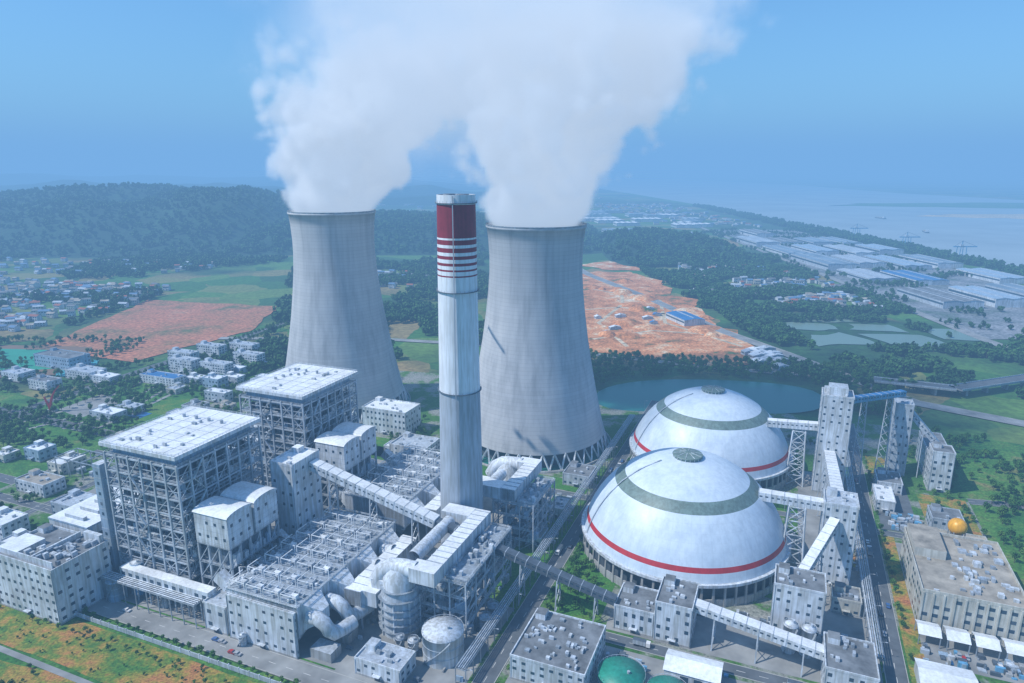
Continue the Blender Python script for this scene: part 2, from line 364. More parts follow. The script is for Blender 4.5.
# ---------------------------------------------------------------- chimney
b=MB()
zs=[0,103,103.6,160,168.5,169.3,171.5,172.5,174.5,176,178,179.8,181.6,184,185.6,188.2,189.2,206.5,211.5]
ms=[chgrey,chwhite,chwhite,chwhite,dred,chwhite,dred,chwhite,dred,chwhite,dred,chwhite,dred,chwhite,dred,chwhite,dred,chwhite]
rr=lambda z:13.2-2.9*(z/211)**.8
b.lathe(0,0,[(rr(z),z) for z in zs],64,ms)
b.lathe(0,0,[(rr(211.5),211.5),(9.4,211.5),(9.4,205)],64,chgrey)
b.face([(9.4*math.cos(2*math.pi*k/32),9.4*math.sin(2*math.pi*k/32),205) for k in range(32)],dsteel)
for sx in (-4,4): b.cyl(sx,0,205,211.8,3.4,steel,20,top=dsteel)
for z in (103,160,207):
    b.lathe(0,0,[(rr(z),z),(rr(z)+.9,z),(rr(z)+.9,z+.3),(rr(z),z+.3)],48,dsteel,False)
    for k in range(32):
        a=2*math.pi*k/32; r=rr(z)+.85; b.box(r*math.cos(a)-.06,r*math.cos(a)+.06,r*math.sin(a)-.06,r*math.sin(a)+.06,z+.3,z+1.4,steel)
b.beam((rr(0)*.3,-rr(0)*1.0,3),(rr(211)*.3,-rr(211)*1.0,211),.5,.4,chgrey)
b.build('chimney',True,(2,0,0))
# ---------------------------------------------------------------- coal domes
def dome(a,bb):
    b=MB(); Rs=61.5; zc=-1.5
    zl=[13.5,16,18.6,21.4,25,30,35,40,43.6,48.4,51,54,56.5,58.5,59.6]
    mm=[]
    for i in range(len(zl)-1):
        z=(zl[i]+zl[i+1])/2
        mm.append(red if 18.6<z<21.4 else domegreen if 43.6<z<48.4 else domem)
    b.lathe(0,0,[(math.sqrt(Rs*Rs-(z-zc)**2),z) for z in zl],128,mm)
    r0=math.sqrt(Rs*Rs-(13.5-zc)**2)
    b.lathe(0,0,[(r0-1,12.2),(r0+1.8,12.2),(r0+1.8,13.8),(r0,13.8)],128,[conc,white,white],False)
    b.lathe(0,0,[(r0-3,0),(r0-3,12.2)],96,dsteel)
    b.lathe(0,0,[(r0+.6,0),(r0+.6,4.5),(r0-.2,4.5)],96,conc,False)
    for k in range(60):
        t=2*math.pi*k/60; b.beam((r0*math.cos(t)*1.01,r0*math.sin(t)*1.01,0),(r0*math.cos(t)*1.0,r0*math.sin(t)*1.0,12.3),1.2,1.0,conc)
    b.lathe(0,0,[(8.2,59.2),(8.2,60.8),(8.9,60.9),(8.6,61.4),(0.1,62.6)],40,[domegreen,white,domegreen,domegreen],False)
    for k in range(20):
        t=2*math.pi*k/20; b.beam((8.4*math.cos(t),8.4*math.sin(t),59.4),(8.4*math.cos(t),8.4*math.sin(t),60.8),.4,.4,white)
        if k%2: b.beam((2*math.cos(t),2*math.sin(t),62.5),(8.4*math.cos(t),8.4*math.sin(t),61.6),.2,.2,white)
    pr=[(math.sqrt(Rs*Rs-(z-zc)**2)+.5,z+.4) for z in (14,22,30,38,46,53,58)]
    t=math.radians(-150)
    for i in range(len(pr)-1):
        b.beam((pr[i][0]*math.cos(t),pr[i][0]*math.sin(t),pr[i][1]),(pr[i+1][0]*math.cos(t),pr[i+1][0]*math.sin(t),pr[i+1][1]),.8,.2,lgrey)
    b.build('coal_storage_dome',True,(a,bb,0))
dome(124,55); dome(124,188)
# ---------------------------------------------------------------- generic building
def building(name,a0,a1,b0,b1,h,wall=white,roof=roofg,fl=3,bay=4,par=1.0,stuff=6,fw=.42,fh=.38,extra=None):
    b=MB(); b.box(a0,a1,b0,b1,0,h,wall,roof)
    t=.4
    b.box(a0-.1,a1+.1,b0-.1,b0+t,h-.3,h+par,wall);b.box(a0-.1,a1+.1,b1-t,b1+.1,h-.3,h+par,wall)
    b.box(a0-.1,a0+t,b0+t,b1-t,h-.3,h+par,wall);b.box(a1-t,a1+.1,b0+t,b1-t,h-.3,h+par,wall)
    na=max(1,int((a1-a0)/bay)); nb=max(1,int((b1-b0)/bay))
    for f_,n_ in (('b-',na),('b+',na),('a-',nb),('a+',nb)): b.wins(f_,a0,a1,b0,b1,.6,h-.4,n_,fl,glass,fw,fh,skip=.2)
    for x in (a0+.3,a1-.5): b.box(x,x+.2,b0-.25,b0-.03,0,h,lgrey)
    b.box(a0-.12,a1+.12,b0-.12,b1+.12,0,.9,conc)
    b.box((a0+a1)/2-1.2,(a0+a1)/2+1.2,b0-.6,b0-.13,0,2.6,dsteel)
    b.box((a0+a1)/2-2,(a0+a1)/2+2,b0-2,b0-.13,2.8,3.0,wall)
    if (a1-a0)>12 and (b1-b0)>12:
        b.box(a0+1.5,a0+6.5,b1-7,b1-1.5,h,h+3,wall,roof)
    for k in range(stuff):
        x=R(a0+1.5,a1-3.5);y=R(b0+1.5,b1-3.5);w=R(.8,2.6);d=R(.8,2.6)
        b.box(x,x+w,y,y+d,h,h+R(.6,1.8),random.choice((lgrey,white,steel)))
    if extra: extra(b)
    return b.build(name)
# ---------------------------------------------------------------- boiler houses
def boiler(a0,b0):
    b=MB(); na,nb=6,7; da,db=60/na,66/nb; zt=80
    lv=[8,16,25,34,43,52,61,70,79]
    for i in range(na+1):
        for j in range(nb+1):
            edge=i in(0,na) or j in(0,nb)
            if edge or i in(1,na-1) or j in (1,nb-1):
                x=i*da;y=j*db;w=.55 if edge else .4
                b.box(x-w,x+w,y-w,y+w,0,zt,lgrey)
    for z in lv:
        for j in (0,1,nb-1,nb): b.box(0,60,j*db-.3,j*db+.3,z-.8,z,lgrey)
        for i in (0,1,na-1,na): b.box(i*da-.3,i*da+.3,0,66,z-.8,z-.05,lgrey)
        for (x0,x1,y0,y1) in ((0,60,0,db),(0,60,66-db,66),(0,da,db,66-db),(60-da,60,db,66-db)):
            if random.random()<.75: b.box(x0+.4,x1-.4,y0+.4,y1-.4,z,z+.15,steel)
        b.rail(.2,59.8,.2,65.8,z+.15,white,h=1.2,w=.14,step=4)
    for z in (12,20.5,29.5,38.5,47.5,56.5,65.5,74.5):
        for j in (0,nb): b.box(0,60,j*db-.15,j*db+.15,z-.35,z,lgrey)
        for i in (0,na): b.box(i*da-.15,i*da+.15,0,66,z-.35,z-.05,lgrey)
    zz=[0]+lv
    for k in range(len(zz)-1):
        for i in range(na):
            if (i+k)%2==0 or i in(0,na-1):
                for y in (0,66):
                    b.beam((i*da,y,zz[k]),((i+1)*da,y,zz[k+1]-.5),.4,.4,lgrey)
                    if (i+k)%3==0: b.beam(((i+1)*da,y,zz[k]),(i*da,y,zz[k+1]-.5),.4,.4,lgrey)
        for j in range(nb):
            if (j+k)%2==0 or j in (0,nb-1):
                for x in (0,60):
                    b.beam((x,j*db,zz[k]),(x,(j+1)*db,zz[k+1]-.5),.4,.4,lgrey)
    b.box(16,46,12,50,10,74,core); b.box(46,54,16,46,30,66,core)
    for z in range(12,74,4): b.box(15.6,46.4,11.6,50.4,z,z+.5,steel)
    for k in range(130):
        x=R(2,57);y=R(1,8) if random.random()<.6 else R(56,64);zi=random.choice(lv[:-1])
        b.box(x,x+R(1,4),y,y+R(1,3),zi+.2,zi+R(1.5,6),random.choice((core,lgrey,white,bluegrey,steel)))
    for k in range(130):
        y=R(2,62);x=R(2,8) if random.random()<.3 else R(52,58);zi=random.choice(lv[:-1])
        b.box(x,x+R(1,3),y,y+R(1,4),zi+.2,zi+R(1.5,6),random.choice((core,lgrey,white,bluegrey,steel)))
    for k in range(20):
        x=R(3,57);b.tube([(x,9,R(5,20)),(x,9,R(40,76))],R(.4,.9),random.choice((steel,lgrey,white)),8)
        y=R(3,62);b.tube([(53,y,R(5,20)),(53,y,R(40,76))],R(.4,1.1),random.choice((steel,lgrey,white)),8)
    for k in range(14):
        z=R(10,72); b.tube([(R(3,20),4,z),(R(35,57),4,z)],R(.3,.9),random.choice((steel,white)),8); z=R(10,72); b.tube([(57,R(3,20),z),(57,R(40,62),z)],R(.3,.9),random.choice((steel,white)),8)
    for k in range(len(lv)-1):
        b.beam((22 if k%2 else 30,-1.5,lv[k]),(30 if k%2 else 22,-1.5,lv[k+1]),1.2,.3,white)
        b.beam((61.5,10 if k%2 else 18,lv[k]),(61.5,18 if k%2 else 10,lv[k+1]),1.2,.3,white)
    b.box(4,56,3,63,76,83.5,bluegrey)
    b.box(-1.6,61.6,-1.6,67.6,83.6,85.6,white,whiter)
    b.rail(-1.2,61.2,-1.2,67.2,85.6,white,1.1,.14,3)
    for k in range(14):
        x=R(4,52);y=R(4,58);b.box(x,x+R(.6,3.5),y,y+R(.6,2.5),85.6,86+R(.3,1.6),random.choice((white,lgrey,steel)))
    for k in range(6): b.box(1,59,8+k*9,8.3+k*9,85.55,85.75,lgrey)
    for k in range(5): b.box(6+k*11,6.25+k*11,1,65,85.55,85.7,lgrey)
    for i in range(4): b.cyl(12+i*11,50,85.6,87.6,1.1,lgrey,12)
    b.build('boiler_house',True,(a0,b0,0),None,(51/60,58/66,1))
boiler(-157,-102.5); boiler(-159,-3)
b=MB(); b.box(-166,-160.5,-104,-98,0,72,bluegrey,white)
for z in range(4,72,6): b.box(-166.1,-160.4,-104.1,-97.9,z,z+.3,lgrey)
b.wins('b-',-166,-160.5,-104,-98,4,70,1,11,glass,.3,.3)
b.box(-160.4,-157,-102,-100,30,33,lgrey);b.box(-160.4,-157,-102,-100,60,63,lgrey)
b.build('lift_tower')
def thall(b0,b1,name):
    b=MB(); b.box(-205,-174,b0,b1,0,33,white,whiter)
    b.box(-205.3,-173.7,b0-.3,b1+.3,33,34,bluegrey,whiter)
    for j in range(int((b1-b0)/9)):
        y=b0+4+j*9; b.box(-197,-182,y,y+2.4,34,36,lgrey,whiter)
        b.box(-205.5,-205.02,y-2,y-1.2,0,33,bluegrey); b.box(-173.98,-173.5,y-2,y-1.2,0,33,bluegrey)
    for z in (6,16,26): b.box(-205.12,-205.01,b0+1,b1-1,z,z+2.2,glass); b.box(-173.99,-173.88,b0+1,b1-1,z,z+2.2,glass)
    b.wins('b-',-205,-174,b0,b1,2,30,5,3,glass,.6,.3)
    b.build(name)
thall(-107,-10,'turbine_hall'); thall(-8,85,'turbine_hall')
def ex(b):
    b.box(-201,-186,-137,-122,30,33,white,whiter)
    for k in range(40):
        x=R(-184,-160);y=R(-136,-112);b.box(x,x+R(1,3.5),y,y+R(1,3.5),30.05,30+R(1,3.4),random.choice((lgrey,steel,white,core)))
    b.box(-184,-158,-138,-137.4,30,34,white);b.box(-176,-175,-137,-110,30,33,white)
    b.box(-170,-158,-112,-109.6,30,35,white)
building('control_building',-203,-156,-140,-109,30,white,roofg,6,4.6,1.4,4,.42,.34,extra=ex)
# ---------------------------------------------------------------- bunker bay
def bunker(a0,b0):
    b=MB(); wd=22
    for k in range(2):
        y0=b0+k*19; b.box(a0,a0+wd,y0,y0+17,38,55,white,whiter)
        n=8
        for i in range(n):
            t0=math.pi*i/n;t1=math.pi*(i+1)/n
            f=lambda t:(y0+8.5-9*math.cos(t),55+2.2*math.sin(t))
            (ya,za),(yb,zb)=f(t0),f(t1)
            b.face([(a0-.5,ya,za),(a0+wd+.5,ya,za),(a0+wd+.5,yb,zb),(a0-.5,yb,zb)],whiter)
            b.face([(a0+wd+.5,ya,za),(a0+wd+.5,y0+8.5,55),(a0+wd+.5,yb,zb)],white); b.face([(a0-.5,ya,za),(a0-.5,y0+8.5,55),(a0-.5,yb,zb)],white)
        b.wins('a+',a0,a0+wd,y0,y0+17,39,54,3,2,glass,.3,.22); b.wins('b-',a0,a0+wd,y0,y0+17,39,54,4,2,glass,.3,.22)
        for z in range(40,55,3): b.box(a0-.06,a0+wd+.06,y0-.06,y0+17.06,z,z+.15,lgrey)
    for i in range(4):
        for j in range(6):
            x=a0+.5+i*7;y=b0+.5+j*7; b.box(x-.5,x+.5,y-.5,y+.5,0,38,lgrey)
    for z in (9,18,27,37.8):
        b.box(a0,a0+wd,b0,b0+36,z-.4,z,steel); b.rail(a0,a0+wd,b0,b0+36,z,white,1.1,.14,4)
    for i in range(3):
        for z0,z1 in ((0,9),(9,18),(18,27),(27,37)):
            b.beam((a0+.5+i*7,b0,z0),(a0+7.5+i*7,b0,z1),.4,.4,lgrey)
    for j in range(5):
        for z0,z1 in ((0,9),(9,18),(18,27),(27,37)):
            if (j+z0)%2: b.beam((a0+wd,b0+.5+j*7,z0),(a0+wd,b0+7.5+j*7,z1),.4,.4,lgrey)
    b.box(a0+3,a0+wd-3,b0+3,b0+33,1,35,core)
    for k in range(40):
        y=R(b0+1,b0+33);z=random.choice((9,18,27)); b.box(a0+wd-2.5,a0+wd-R(.3,1.5),y,y+R(1,4),z,z+R(1,6),random.choice((lgrey,white,core,bluegrey)))
    for k in range(6): b.tube([(a0+wd+2.6,b0+3+k*6,2),(a0+wd+2.6,b0+3+k*6,28),(a0+wd+10,b0+3+k*6,28)],1.1,lgrey,10)
    b.build('bunker_bay',True)
bunker(-101,-100); bunker(-102,-1)
building('coal_transfer_tower',-95,-79,-50,-26,62,white,whiter,9,5,1.2,3,.3,.25)
# ---------------------------------------------------------------- ESPs
def esp(a0,b0,L):
    b=MB(); w=42
    b.box(a0,a0+w,b0,b0+L,11,26.5,white,steel)
    nseg=int(L/11)
    for j in range(nseg+1):
        y=b0+j*(L-.8)/nseg; b.box(a0-.4,a0+w+.4,y,y+.8,10.6,26.8,lgrey)
    for j in range(nseg):
        for i in range(4):
            x=a0+1+i*10.3;y=b0+1+j*L/nseg
            cx=x+4.5;cy=y+4.6
            for s_ in range(4):
                c=[(x,y),(x+9,y),(x+9,y+9.2),(x,y+9.2)]; p,q=c[s_],c[(s_+1)%4]
                sh=lambda u:(cx+(u[0]-cx)*.15,cy+(u[1]-cy)*.15,4)
                b.face([(p[0],p[1],11),(q[0],q[1],11),sh(q),sh(p)],lgrey)
            b.box(x,x+.7,y,y+.7,0,11,lgrey)
            b.box(cx-1.6,cx+1.6,cy-1.2,cy+1.2,26.7,28.9,random.choice((whiter,white,lgrey))); b.box(cx-.5,cx+.5,cy-3.4,cy-2.2,26.7,30.1,lgrey)
            for q in range(4):
                if random.random()<.7:
                    u=R(x+.5,x+7);v_=R(y+.5,y+7); b.box(u,u+R(.5,1.8),v_,v_+R(.5,1.8),26.7,27+R(.5,2),random.choice((bluegrey,lgrey,whiter,core)))
            b.box(x,x+.3,y,y+.3,26.5,31,whiter);b.box(x+9,x+9.3,y,y+.3,26.5,31,whiter)
            b.box(x,x+9.3,y,y+.3,30.8,31.1,whiter)
            if random.random()<.8: b.box(x,x+.3,y+.3,y+9.2,30.8,31.1,whiter)
            b.beam((x,y+.15,26.6),(x+9.1,y+.15,30.9),.2,.2,white)
            for q in range(3): b.box(x+1.5+q*2.8,x+1.9+q*2.8,y+6.8,y+8.8,26.7,27.9,white)
    for q in range(int(L/3)): b.box(a0+.5,a0+w-.5,b0+q*3+.2,b0+q*3+.34,27.7,27.84,white)
    b.rail(a0-.8,a0+w+.8,b0-.8,b0+L+.8,26.8,white,1.2,.16,2.2)
    for j in range(4):
        y=b0+4+j*L/4; yy=y+L/4-8
        for sg,xx,xo in ((-1,a0,a0-9),(1,a0+w,a0+w+8)):
            A=[(xx,y,12),(xx,yy,12),(xx,yy,26),(xx,y,26)];ym=(y+yy)/2
            B=[(xo,ym-2.6,16),(xo,ym+2.6,16),(xo,ym+2.6,22),(xo,ym-2.6,22)]
            for k in range(4): b.face([A[k],A[(k+1)%4],B[(k+1)%4],B[k]],white)
            b.face(B,white)
        b.beam((a0-9,ym,19),(a0-16,ym,24),5,6,white)
    b.build('electrostatic_precipitator',True)
esp(-70,-113,86); esp(-76,-8,80)
building('switchgear_building',-69.5,-28.5,-114.6,-113.2,24,white,lgrey,4,5,.6,0,.35,.25)
building('switchgear_building',-86,-71.5,-114,-84,15,white,lgrey,2,5,.8,5,.35,.3)
b=MB()
for y0 in (-107,-93):
    b.tube([(-26,y0,19),(-21,y0,19),(-17.5,y0,17.5),(-15.5,y0+.5,14),(-14.5,y0+3,11),(-13,y0+8,10.5),(-11,y0+14,11)],3.4,white,18)
    b.box(-24,-12,y0-4,y0+4,0,5,conc,lgrey)
b.box(-21,-12,-86,-30,14,22,white,whiter)
for y in range(-86,-30,6): b.box(-21.2,-11.8,y,y+.5,13.8,22.2,lgrey)
for y in range(-84,-30,10):
    for x in (-20,-13): b.box(x-.4,x+.4,y-.4,y+.4,0,14,lgrey)
b.box(-12,-4,-84,-76,14,22,white,whiter)
b.tube([(-26,-60,19),(-22,-60,19),(-18,-60,20)],3.6,white,16);b.tube([(-26,-44,19),(-22,-44,19),(-18,-44,20)],3.6,white,16)
b.build('flue_gas_duct')
b=MB(); b.box(-25,-16,0,62,14,23,white,whiter)
for y in range(0,62,6): b.box(-25.2,-15.8,y,y+.5,13.8,23.2,lgrey)
for y in range(2,62,10):
    for x in (-24,-17): b.box(x-.4,x+.4,y-.4,y+.4,0,14,lgrey)
b.box(-16,6,40,48,20,27,white,whiter)
b.build('flue_gas_duct')
def frame(b,x0,x1,y0,y1,zt,n=3,m_=3,lvs=(8,16,24,32),mat=lgrey):
    for i in range(n+1):
        for j in range(m_+1):
            if i in(0,n) or j in(0,m_):
                x=x0+(x1-x0)*i/n;y=y0+(y1-y0)*j/m_; b.box(x-.35,x+.35,y-.35,y+.35,0,zt,mat)
    pz=0
    for z in lvs:
        if z>zt: break
        b.box(x0,x1,y0-.2,y0+.2,z-.6,z-.05,mat);b.box(x0,x1,y1-.2,y1+.2,z-.6,z-.05,mat);b.box(x0-.2,x0+.2,y0+.2,y1-.2,z-.6,z-.05,mat);b.box(x1-.2,x1+.2,y0+.2,y1-.2,z-.6,z-.05,mat)
        b.rail(x0-.4,x1+.4,y0-.4,y1+.4,z,white,1.1,.14,3)
        for i in range(n):
            xa=x0+(x1-x0)*i/n;xb=x0+(x1-x0)*(i+1)/n
            if i%2==0: b.beam((xa,y0,pz),(xb,y0,z-.4),.3,.3,mat);b.beam((xa,y1,pz),(xb,y1,z-.4),.3,.3,mat)
        for j in range(m_):
            ya=y0+(y1-y0)*j/m_;yb=y0+(y1-y0)*(j+1)/m_
            if j%2==0: b.beam((x0,ya,pz),(x0,yb,z-.4),.3,.3,mat);b.beam((x1,ya,pz),(x1,yb,z-.4),.3,.3,mat)
        pz=z
def absorber(ca,cb):
    b=MB()
    b.lathe(ca,cb,[(9.6,0),(9.6,21),(8.2,24),(8.2,29),(4.6,35)],32,[lgrey,lgrey,white,white])
    for z in (4,8,12,16,20.6,25):
        r=11.2 if z<21 else 9.8
        b.lathe(ca,cb,[(r-1.6,z),(r,z),(r,z+.3),(r-1.6,z+.3)],32,steel,False)
        b.lathe(ca,cb,[(r-.1,z+1.2),(r,z+1.35)],32,white,False)
        for k in range(20):
            t=2*math.pi*k/20; b.box(ca+r*math.cos(t)-.08,ca+r*math.cos(t)+.08,cb+r*math.sin(t)-.08,cb+r*math.sin(t)+.08,z+.3,z+1.3,white)
    for k in range(8):
        t=2*math.pi*k/8+.2; b.tube([(ca+10*math.cos(t),cb+10*math.sin(t),0),(ca+10*math.cos(t),cb+10*math.sin(t),20)],.5,white,8)
    b.tube([(ca-13,cb,24),(ca-9,cb,31),(ca-4,cb,34),(ca+3,cb,35),(ca+10,cb,35)],4.2,white,20)
    b.box(ca+8,ca+22,cb-4.5,cb+4.5,31,38.5,white,whiter)
    ya,yb=(cb+4.6,-14) if cb<0 else (14,cb-4.6)
    b.box(ca+13,ca+22,ya,yb,31.1,38.4,white,whiter)
    b.box(ca-4,ca+12.9,(yb-10 if cb<0 else ya),(yb if cb<0 else ya+10),31,38.5,white,whiter)
    yy=ya
    while yy<yb: b.box(ca+12.8,ca+22.2,yy,yy+.5,30.9,38.7,lgrey); yy+=5
    b.tube([(ca+2,ya+6,34),(ca+2,yb-12,34)],3.6,white,18)
    b.box(ca-14,ca-5.5,cb-4,cb+4,22,27,white,whiter)
    frame(b,ca+8,ca+34,min(ya,yb)+0,max(ya,yb),30,3,5,(7,14,22,30))
    for k in range(110):
        x=R(ca+9,ca+32);y=R(ya,yb);z=random.choice((0,7,14,22)); b.box(x,x+R(1,5),y,y+R(1,5),z,z+R(1,5),random.choice((core,lgrey,white,bluegrey,steel)))
    for k in range(8):
        x=R(ca+22,ca+33);z=R(3,32);b.tube([(x,ya+2,z),(x,yb-2,z)],.6,random.choice((lgrey,white)),8)
    b.box(ca+23,ca+34,ya+1,yb-1,30.05,31,steel); 
    for k in range(26):
        x=R(ca+23,ca+32);y=R(ya+2,yb-5); b.box(x,x+R(.6,2.5),y,y+R(.6,3),31,31+R(1,3),random.choice((white,lgrey,steel)))
    b.rail(ca+23,ca+34,ya+1,yb-1,31,white,1.2,.14,2.5)
    b.build('flue_gas_desulphurisation_unit')
absorber(5,-76); absorber(8,58)
building('gypsum_building',6,22,-62,-44,18,white,lgrey,3,4,.8,5)
building('pump_house',2,26,-112,-98,8,white,lgrey,2,4,.8,10)
def tank(name,a,bb,r,h,mat=white,roof=None,cone=2):
    b=MB(); b.lathe(a,bb,[(r,0),(r,h),(r+.25,h),(r+.25,h+.3),(r*.1,h+cone),(0.01,h+cone)],40,[mat,mat,mat,roof or mat,roof or mat])
    for z in (h*.33,h*.66): b.lathe(a,bb,[(r,z),(r+.2,z+.1),(r,z+.25)],40,lgrey)
    b.lathe(a,bb,[(r,h+1.2),(r+.1,h+1.35)],40,lgrey)
    for k in range(28):
        t=2*math.pi*k/28; x=a+r*math.cos(t);y=bb+r*math.sin(t); b.box(x-.07,x+.07,y-.07,y+.07,h,h+1.3,lgrey)
    for k in range(16):
        t0=-2.2+k*.09;t1=t0+.09; b.beam((a+(r+.7)*math.cos(t0),bb+(r+.7)*math.sin(t0),h*k/16),(a+(r+.7)*math.cos(t1),bb+(r+.7)*math.sin(t1),h*(k+1)/16),1,.2,steel)
    b.cyl(a+r*.3,bb,h+cone*.6,h+cone+.9,.7,lgrey,10)
    b.build(name)
tank('slurry_tank',34,-86,9.8,14)
tank('ammonia_tank',-150,-113,4,11,bluegrey);tank('ammonia_tank',-143,-104,3.2,18,lblue,white,1)
tank('green_storage_tank',117,-74,10.5,7,greent,greent,1.2);tank('green_storage_tank',138,-77,9,7,greent,greent,1.2)
tank('water_tank',186,-20,3.2,14,white);tank('water_tank',194,-20,3.2,14,white)
tank('oil_tank',-262,60,9,9,white);tank('oil_tank',-262,85,9,9,white)
for a_,b_,r_,h_ in ((-60,-118+2,1.8,5),(20,-90,2.5,7),(14,-92,2,8),(44,-60,3,6),(44,-50,3,6),(96,-100,3,5),(104,-100,3,5),(212,-70,3.5,6),(-120,-108,2.2,9)): tank('process_tank',a_,b_,r_,h_,random.choice((white,lgrey)),None,.8)
building('workshop_building',69,104,-88,-52,12,white,roofg,3,4,.8,50,.42,.36)
# ---------------------------------------------------------------- conveyors
def gallery(p,q,w=5,h=4,mat=white,roof=whiter,nsup=4,name='conveyor_gallery',sup=lgrey):
    b=MB(); P=Vector(p);Q=Vector(q)
    b.beam(P,Q,w,h,mat,roof); d=(Q-P); sd=d.normalized().cross(Vector((0,0,1))).normalized()
    L=d.length; n=int(L/3)
    for i in range(n):
        a=P+d*((i+.25)/n);c=P+d*((i+.75)/n); up=Vector((0,0,.35))
        b.beam(a+up,c+up,w+.12,.8,glass)
    for i in range(int(L/6)):
        a=P+d*(i/int(L/6));c=a+d.normalized()*.35; b.beam(a,c,w+.3,h+.3,lgrey)
    for i in range(nsup):
        t=(i+.5)/nsup; c=P+d*t; zt=c.z-h/2
        if zt<3: continue
        for s_ in (-1,1):
            e=sd*s_; b.beam((c.x+e.x*(w/2+2),c.y+e.y*(w/2+2),0),(c.x+e.x*w*.4,c.y+e.y*w*.4,zt),.6,.6,sup)
        nn=max(1,int(zt/6))
        for k in range(nn):
            f=lambda s_,u:(c.x+sd.x*s_*((w/2+2)*(1-u)+w*.4*u),c.y+sd.y*s_*((w/2+2)*(1-u)+w*.4*u),zt*u)
            b.beam(f(-1,k/nn),f(1,(k+1)/nn),.3,.3,sup);b.beam(f(1,k/nn),f(-1,(k+1)/nn),.3,.3,sup)
    b.build(name)
gallery((-79,-33,57),(2,-32,36),7,5,nsup=3)
gallery((2,-32,36),(104,-33,14),5,3.6,dsteel,dsteel,5)
gallery((142,-29,19),(202,-33,12),6,4,nsup=3)
gallery((165,53,44),(199,53,44),6,5,nsup=0);gallery((165,176,44),(199,176,46),6,5,nsup=0)
gallery((207.5,166,30),(207.5,63,42),7,5,nsup=4)
gallery((189,4,26),(205,44,40),5,4,nsup=1)
gallery((219,184,66),(256,222,64),5,4,lblue,blue,2)
gallery((262,226,50),(284,222,26),5,4,lgrey,lgrey,1)
building('transfer_tower',252,264,218,232,56,lgrey,lgrey,8,4,.8,2,.3,.3)
def truss(a,bb,w,h,zt):
    b=MB(); n=int(zt/7)
    for x in(-1,1):
        for y in(-1,1): b.beam((a+x*w,bb+y*h,0),(a+x*w*.7,bb+y*h*.7,zt),.8,.8,white)
    for k in range(n):
        u0,u1=k/n,(k+1)/n
        g=lambda x,y,u:(a+x*w*(1-.3*u),bb+y*h*(1-.3*u),zt*u)
        c=[(-1,-1),(1,-1),(1,1),(-1,1)]
        for i in range(4):
            p,q=c[i],c[(i+1)%4]; b.beam(g(*p,u0),g(*q,u1),.45,.45,white);b.beam(g(*q,u0),g(*p,u1),.45,.45,white);b.beam(g(*p,u1),g(*q,u1),.45,.45,white)
    b.build('conveyor_support_tower')
truss(186,53,6,6,41.5);truss(187,176,6,6,41.5)
building('transfer_station',104,124,-36,-16,13,white,roofg,2,4,.8,8)
building('transfer_station',124.2,142,-37,-14,21,white,roofg,4,4,.8,8)
building('transfer_station',200,221,-47,-22,15,white,roofg,3,4,.8,10)
building('crusher_house',177,200,-14,4,30,white,roofg,6,4.5,.8,8,.36,.3)
building('transfer_tower',199,216,44,62,49,white,lgrey,10,4.2,1,4,.32,.3)
def ex2(b): b.box(203,215,169,181,72,78,white,lgrey)
building('transfer_tower',199,219,166,184,72,white,lgrey,14,5,1,2,.3,.26,extra=ex2)
building('coal_sampling_building',276,290,198,214,30,white,roofg,6,4,.8,3)
building('coal_sampling_building',277,292,216,262,22,lgrey,roofg,4,4,.8,8)
def ex3(b):
    b.box(247,262,60,88,20,25,beige,roofbg)
    for i in range(10): b.box(246.2+i*4.6,247+i*4.6,23.4,23.95,0,20,beige)
    for k in range(40):
        x=R(264,288);y=R(28,86);b.box(x,x+R(1,4),y,y+R(1,4),20,20+R(.8,2.4),random.choice((lgrey,white,steel)))
building('water_treatment_building',246,292,24,90,20,beige,roofbg,4,4.6,1.4,10,.6,.4,extra=ex3)
b=MB(); b.lathe(0,0,[(5*math.sin(math.pi*i/12)+.01,5-5*math.cos(math.pi*i/12)) for i in range(13)],28,orange); b.cyl(0,0,-8,.6,2.8,steel,16)
for k in range(6): b.beam((4.5*math.cos(k*1.047),4.5*math.sin(k*1.047),-8),(4.2*math.cos(k*1.047),4.2*math.sin(k*1.047),3.4),.5,.5,steel)
b.build('spherical_water_tank',True,(274,98,18))
building('water_treatment_building',255,292,91,112,12,beige,roofbg,3,4.6,1,8)
for i in range(4):
    b=MB(); x0=244+i*12; 
    b.face([(x0,8,6),(x0+10,8,6),(x0+10,14,8),(x0,14,8)],whiter);b.face([(x0,20,6),(x0+10,20,6),(x0+10,14,8),(x0,14,8)],whiter)
    for x in(x0+.5,x0+9.5):
        for y in (8.5,19.5): b.box(x-.2,x+.2,y-.2,y+.2,0,6,steel)
    b.build('parking_canopy')
def gable(name,a0,a1,b0,b1,h,rh,wall,roof,plant=True,mb=None):
    b=mb or MB(); b.box(a0,a1,b0,b1,0,h,wall); ym=(b0+b1)/2;o=.5
    b.face([(a0-o,b0-o,h-.1),(a1+o,b0-o,h-.1),(a1+o,ym,h+rh),(a0-o,ym,h+rh)],roof);b.face([(a1+o,b1+o,h-.1),(a0-o,b1+o,h-.1),(a0-o,ym,h+rh),(a1+o,ym,h+rh)],roof)
    b.face([(a0,b0,h),(a0,ym,h+rh-.1),(a0,b1,h)],wall);b.face([(a1,b0,h),(a1,b1,h),(a1,ym,h+rh-.1)],wall)
    if mb is None:
        b.wins('b-',a0,a1,b0,b1,1,h,max(2,int((a1-a0)/5)),1,glass); b.build(name,plant)
gable('warehouse_shed',134,158,-64,-50,7,2.5,white,whiter)
gable('warehouse_shed',240,262,-30,-12,6,2,white,whiter)
building('auxiliary_building',-166,-122,142,168,22,white,whiter,4,4,1,8)
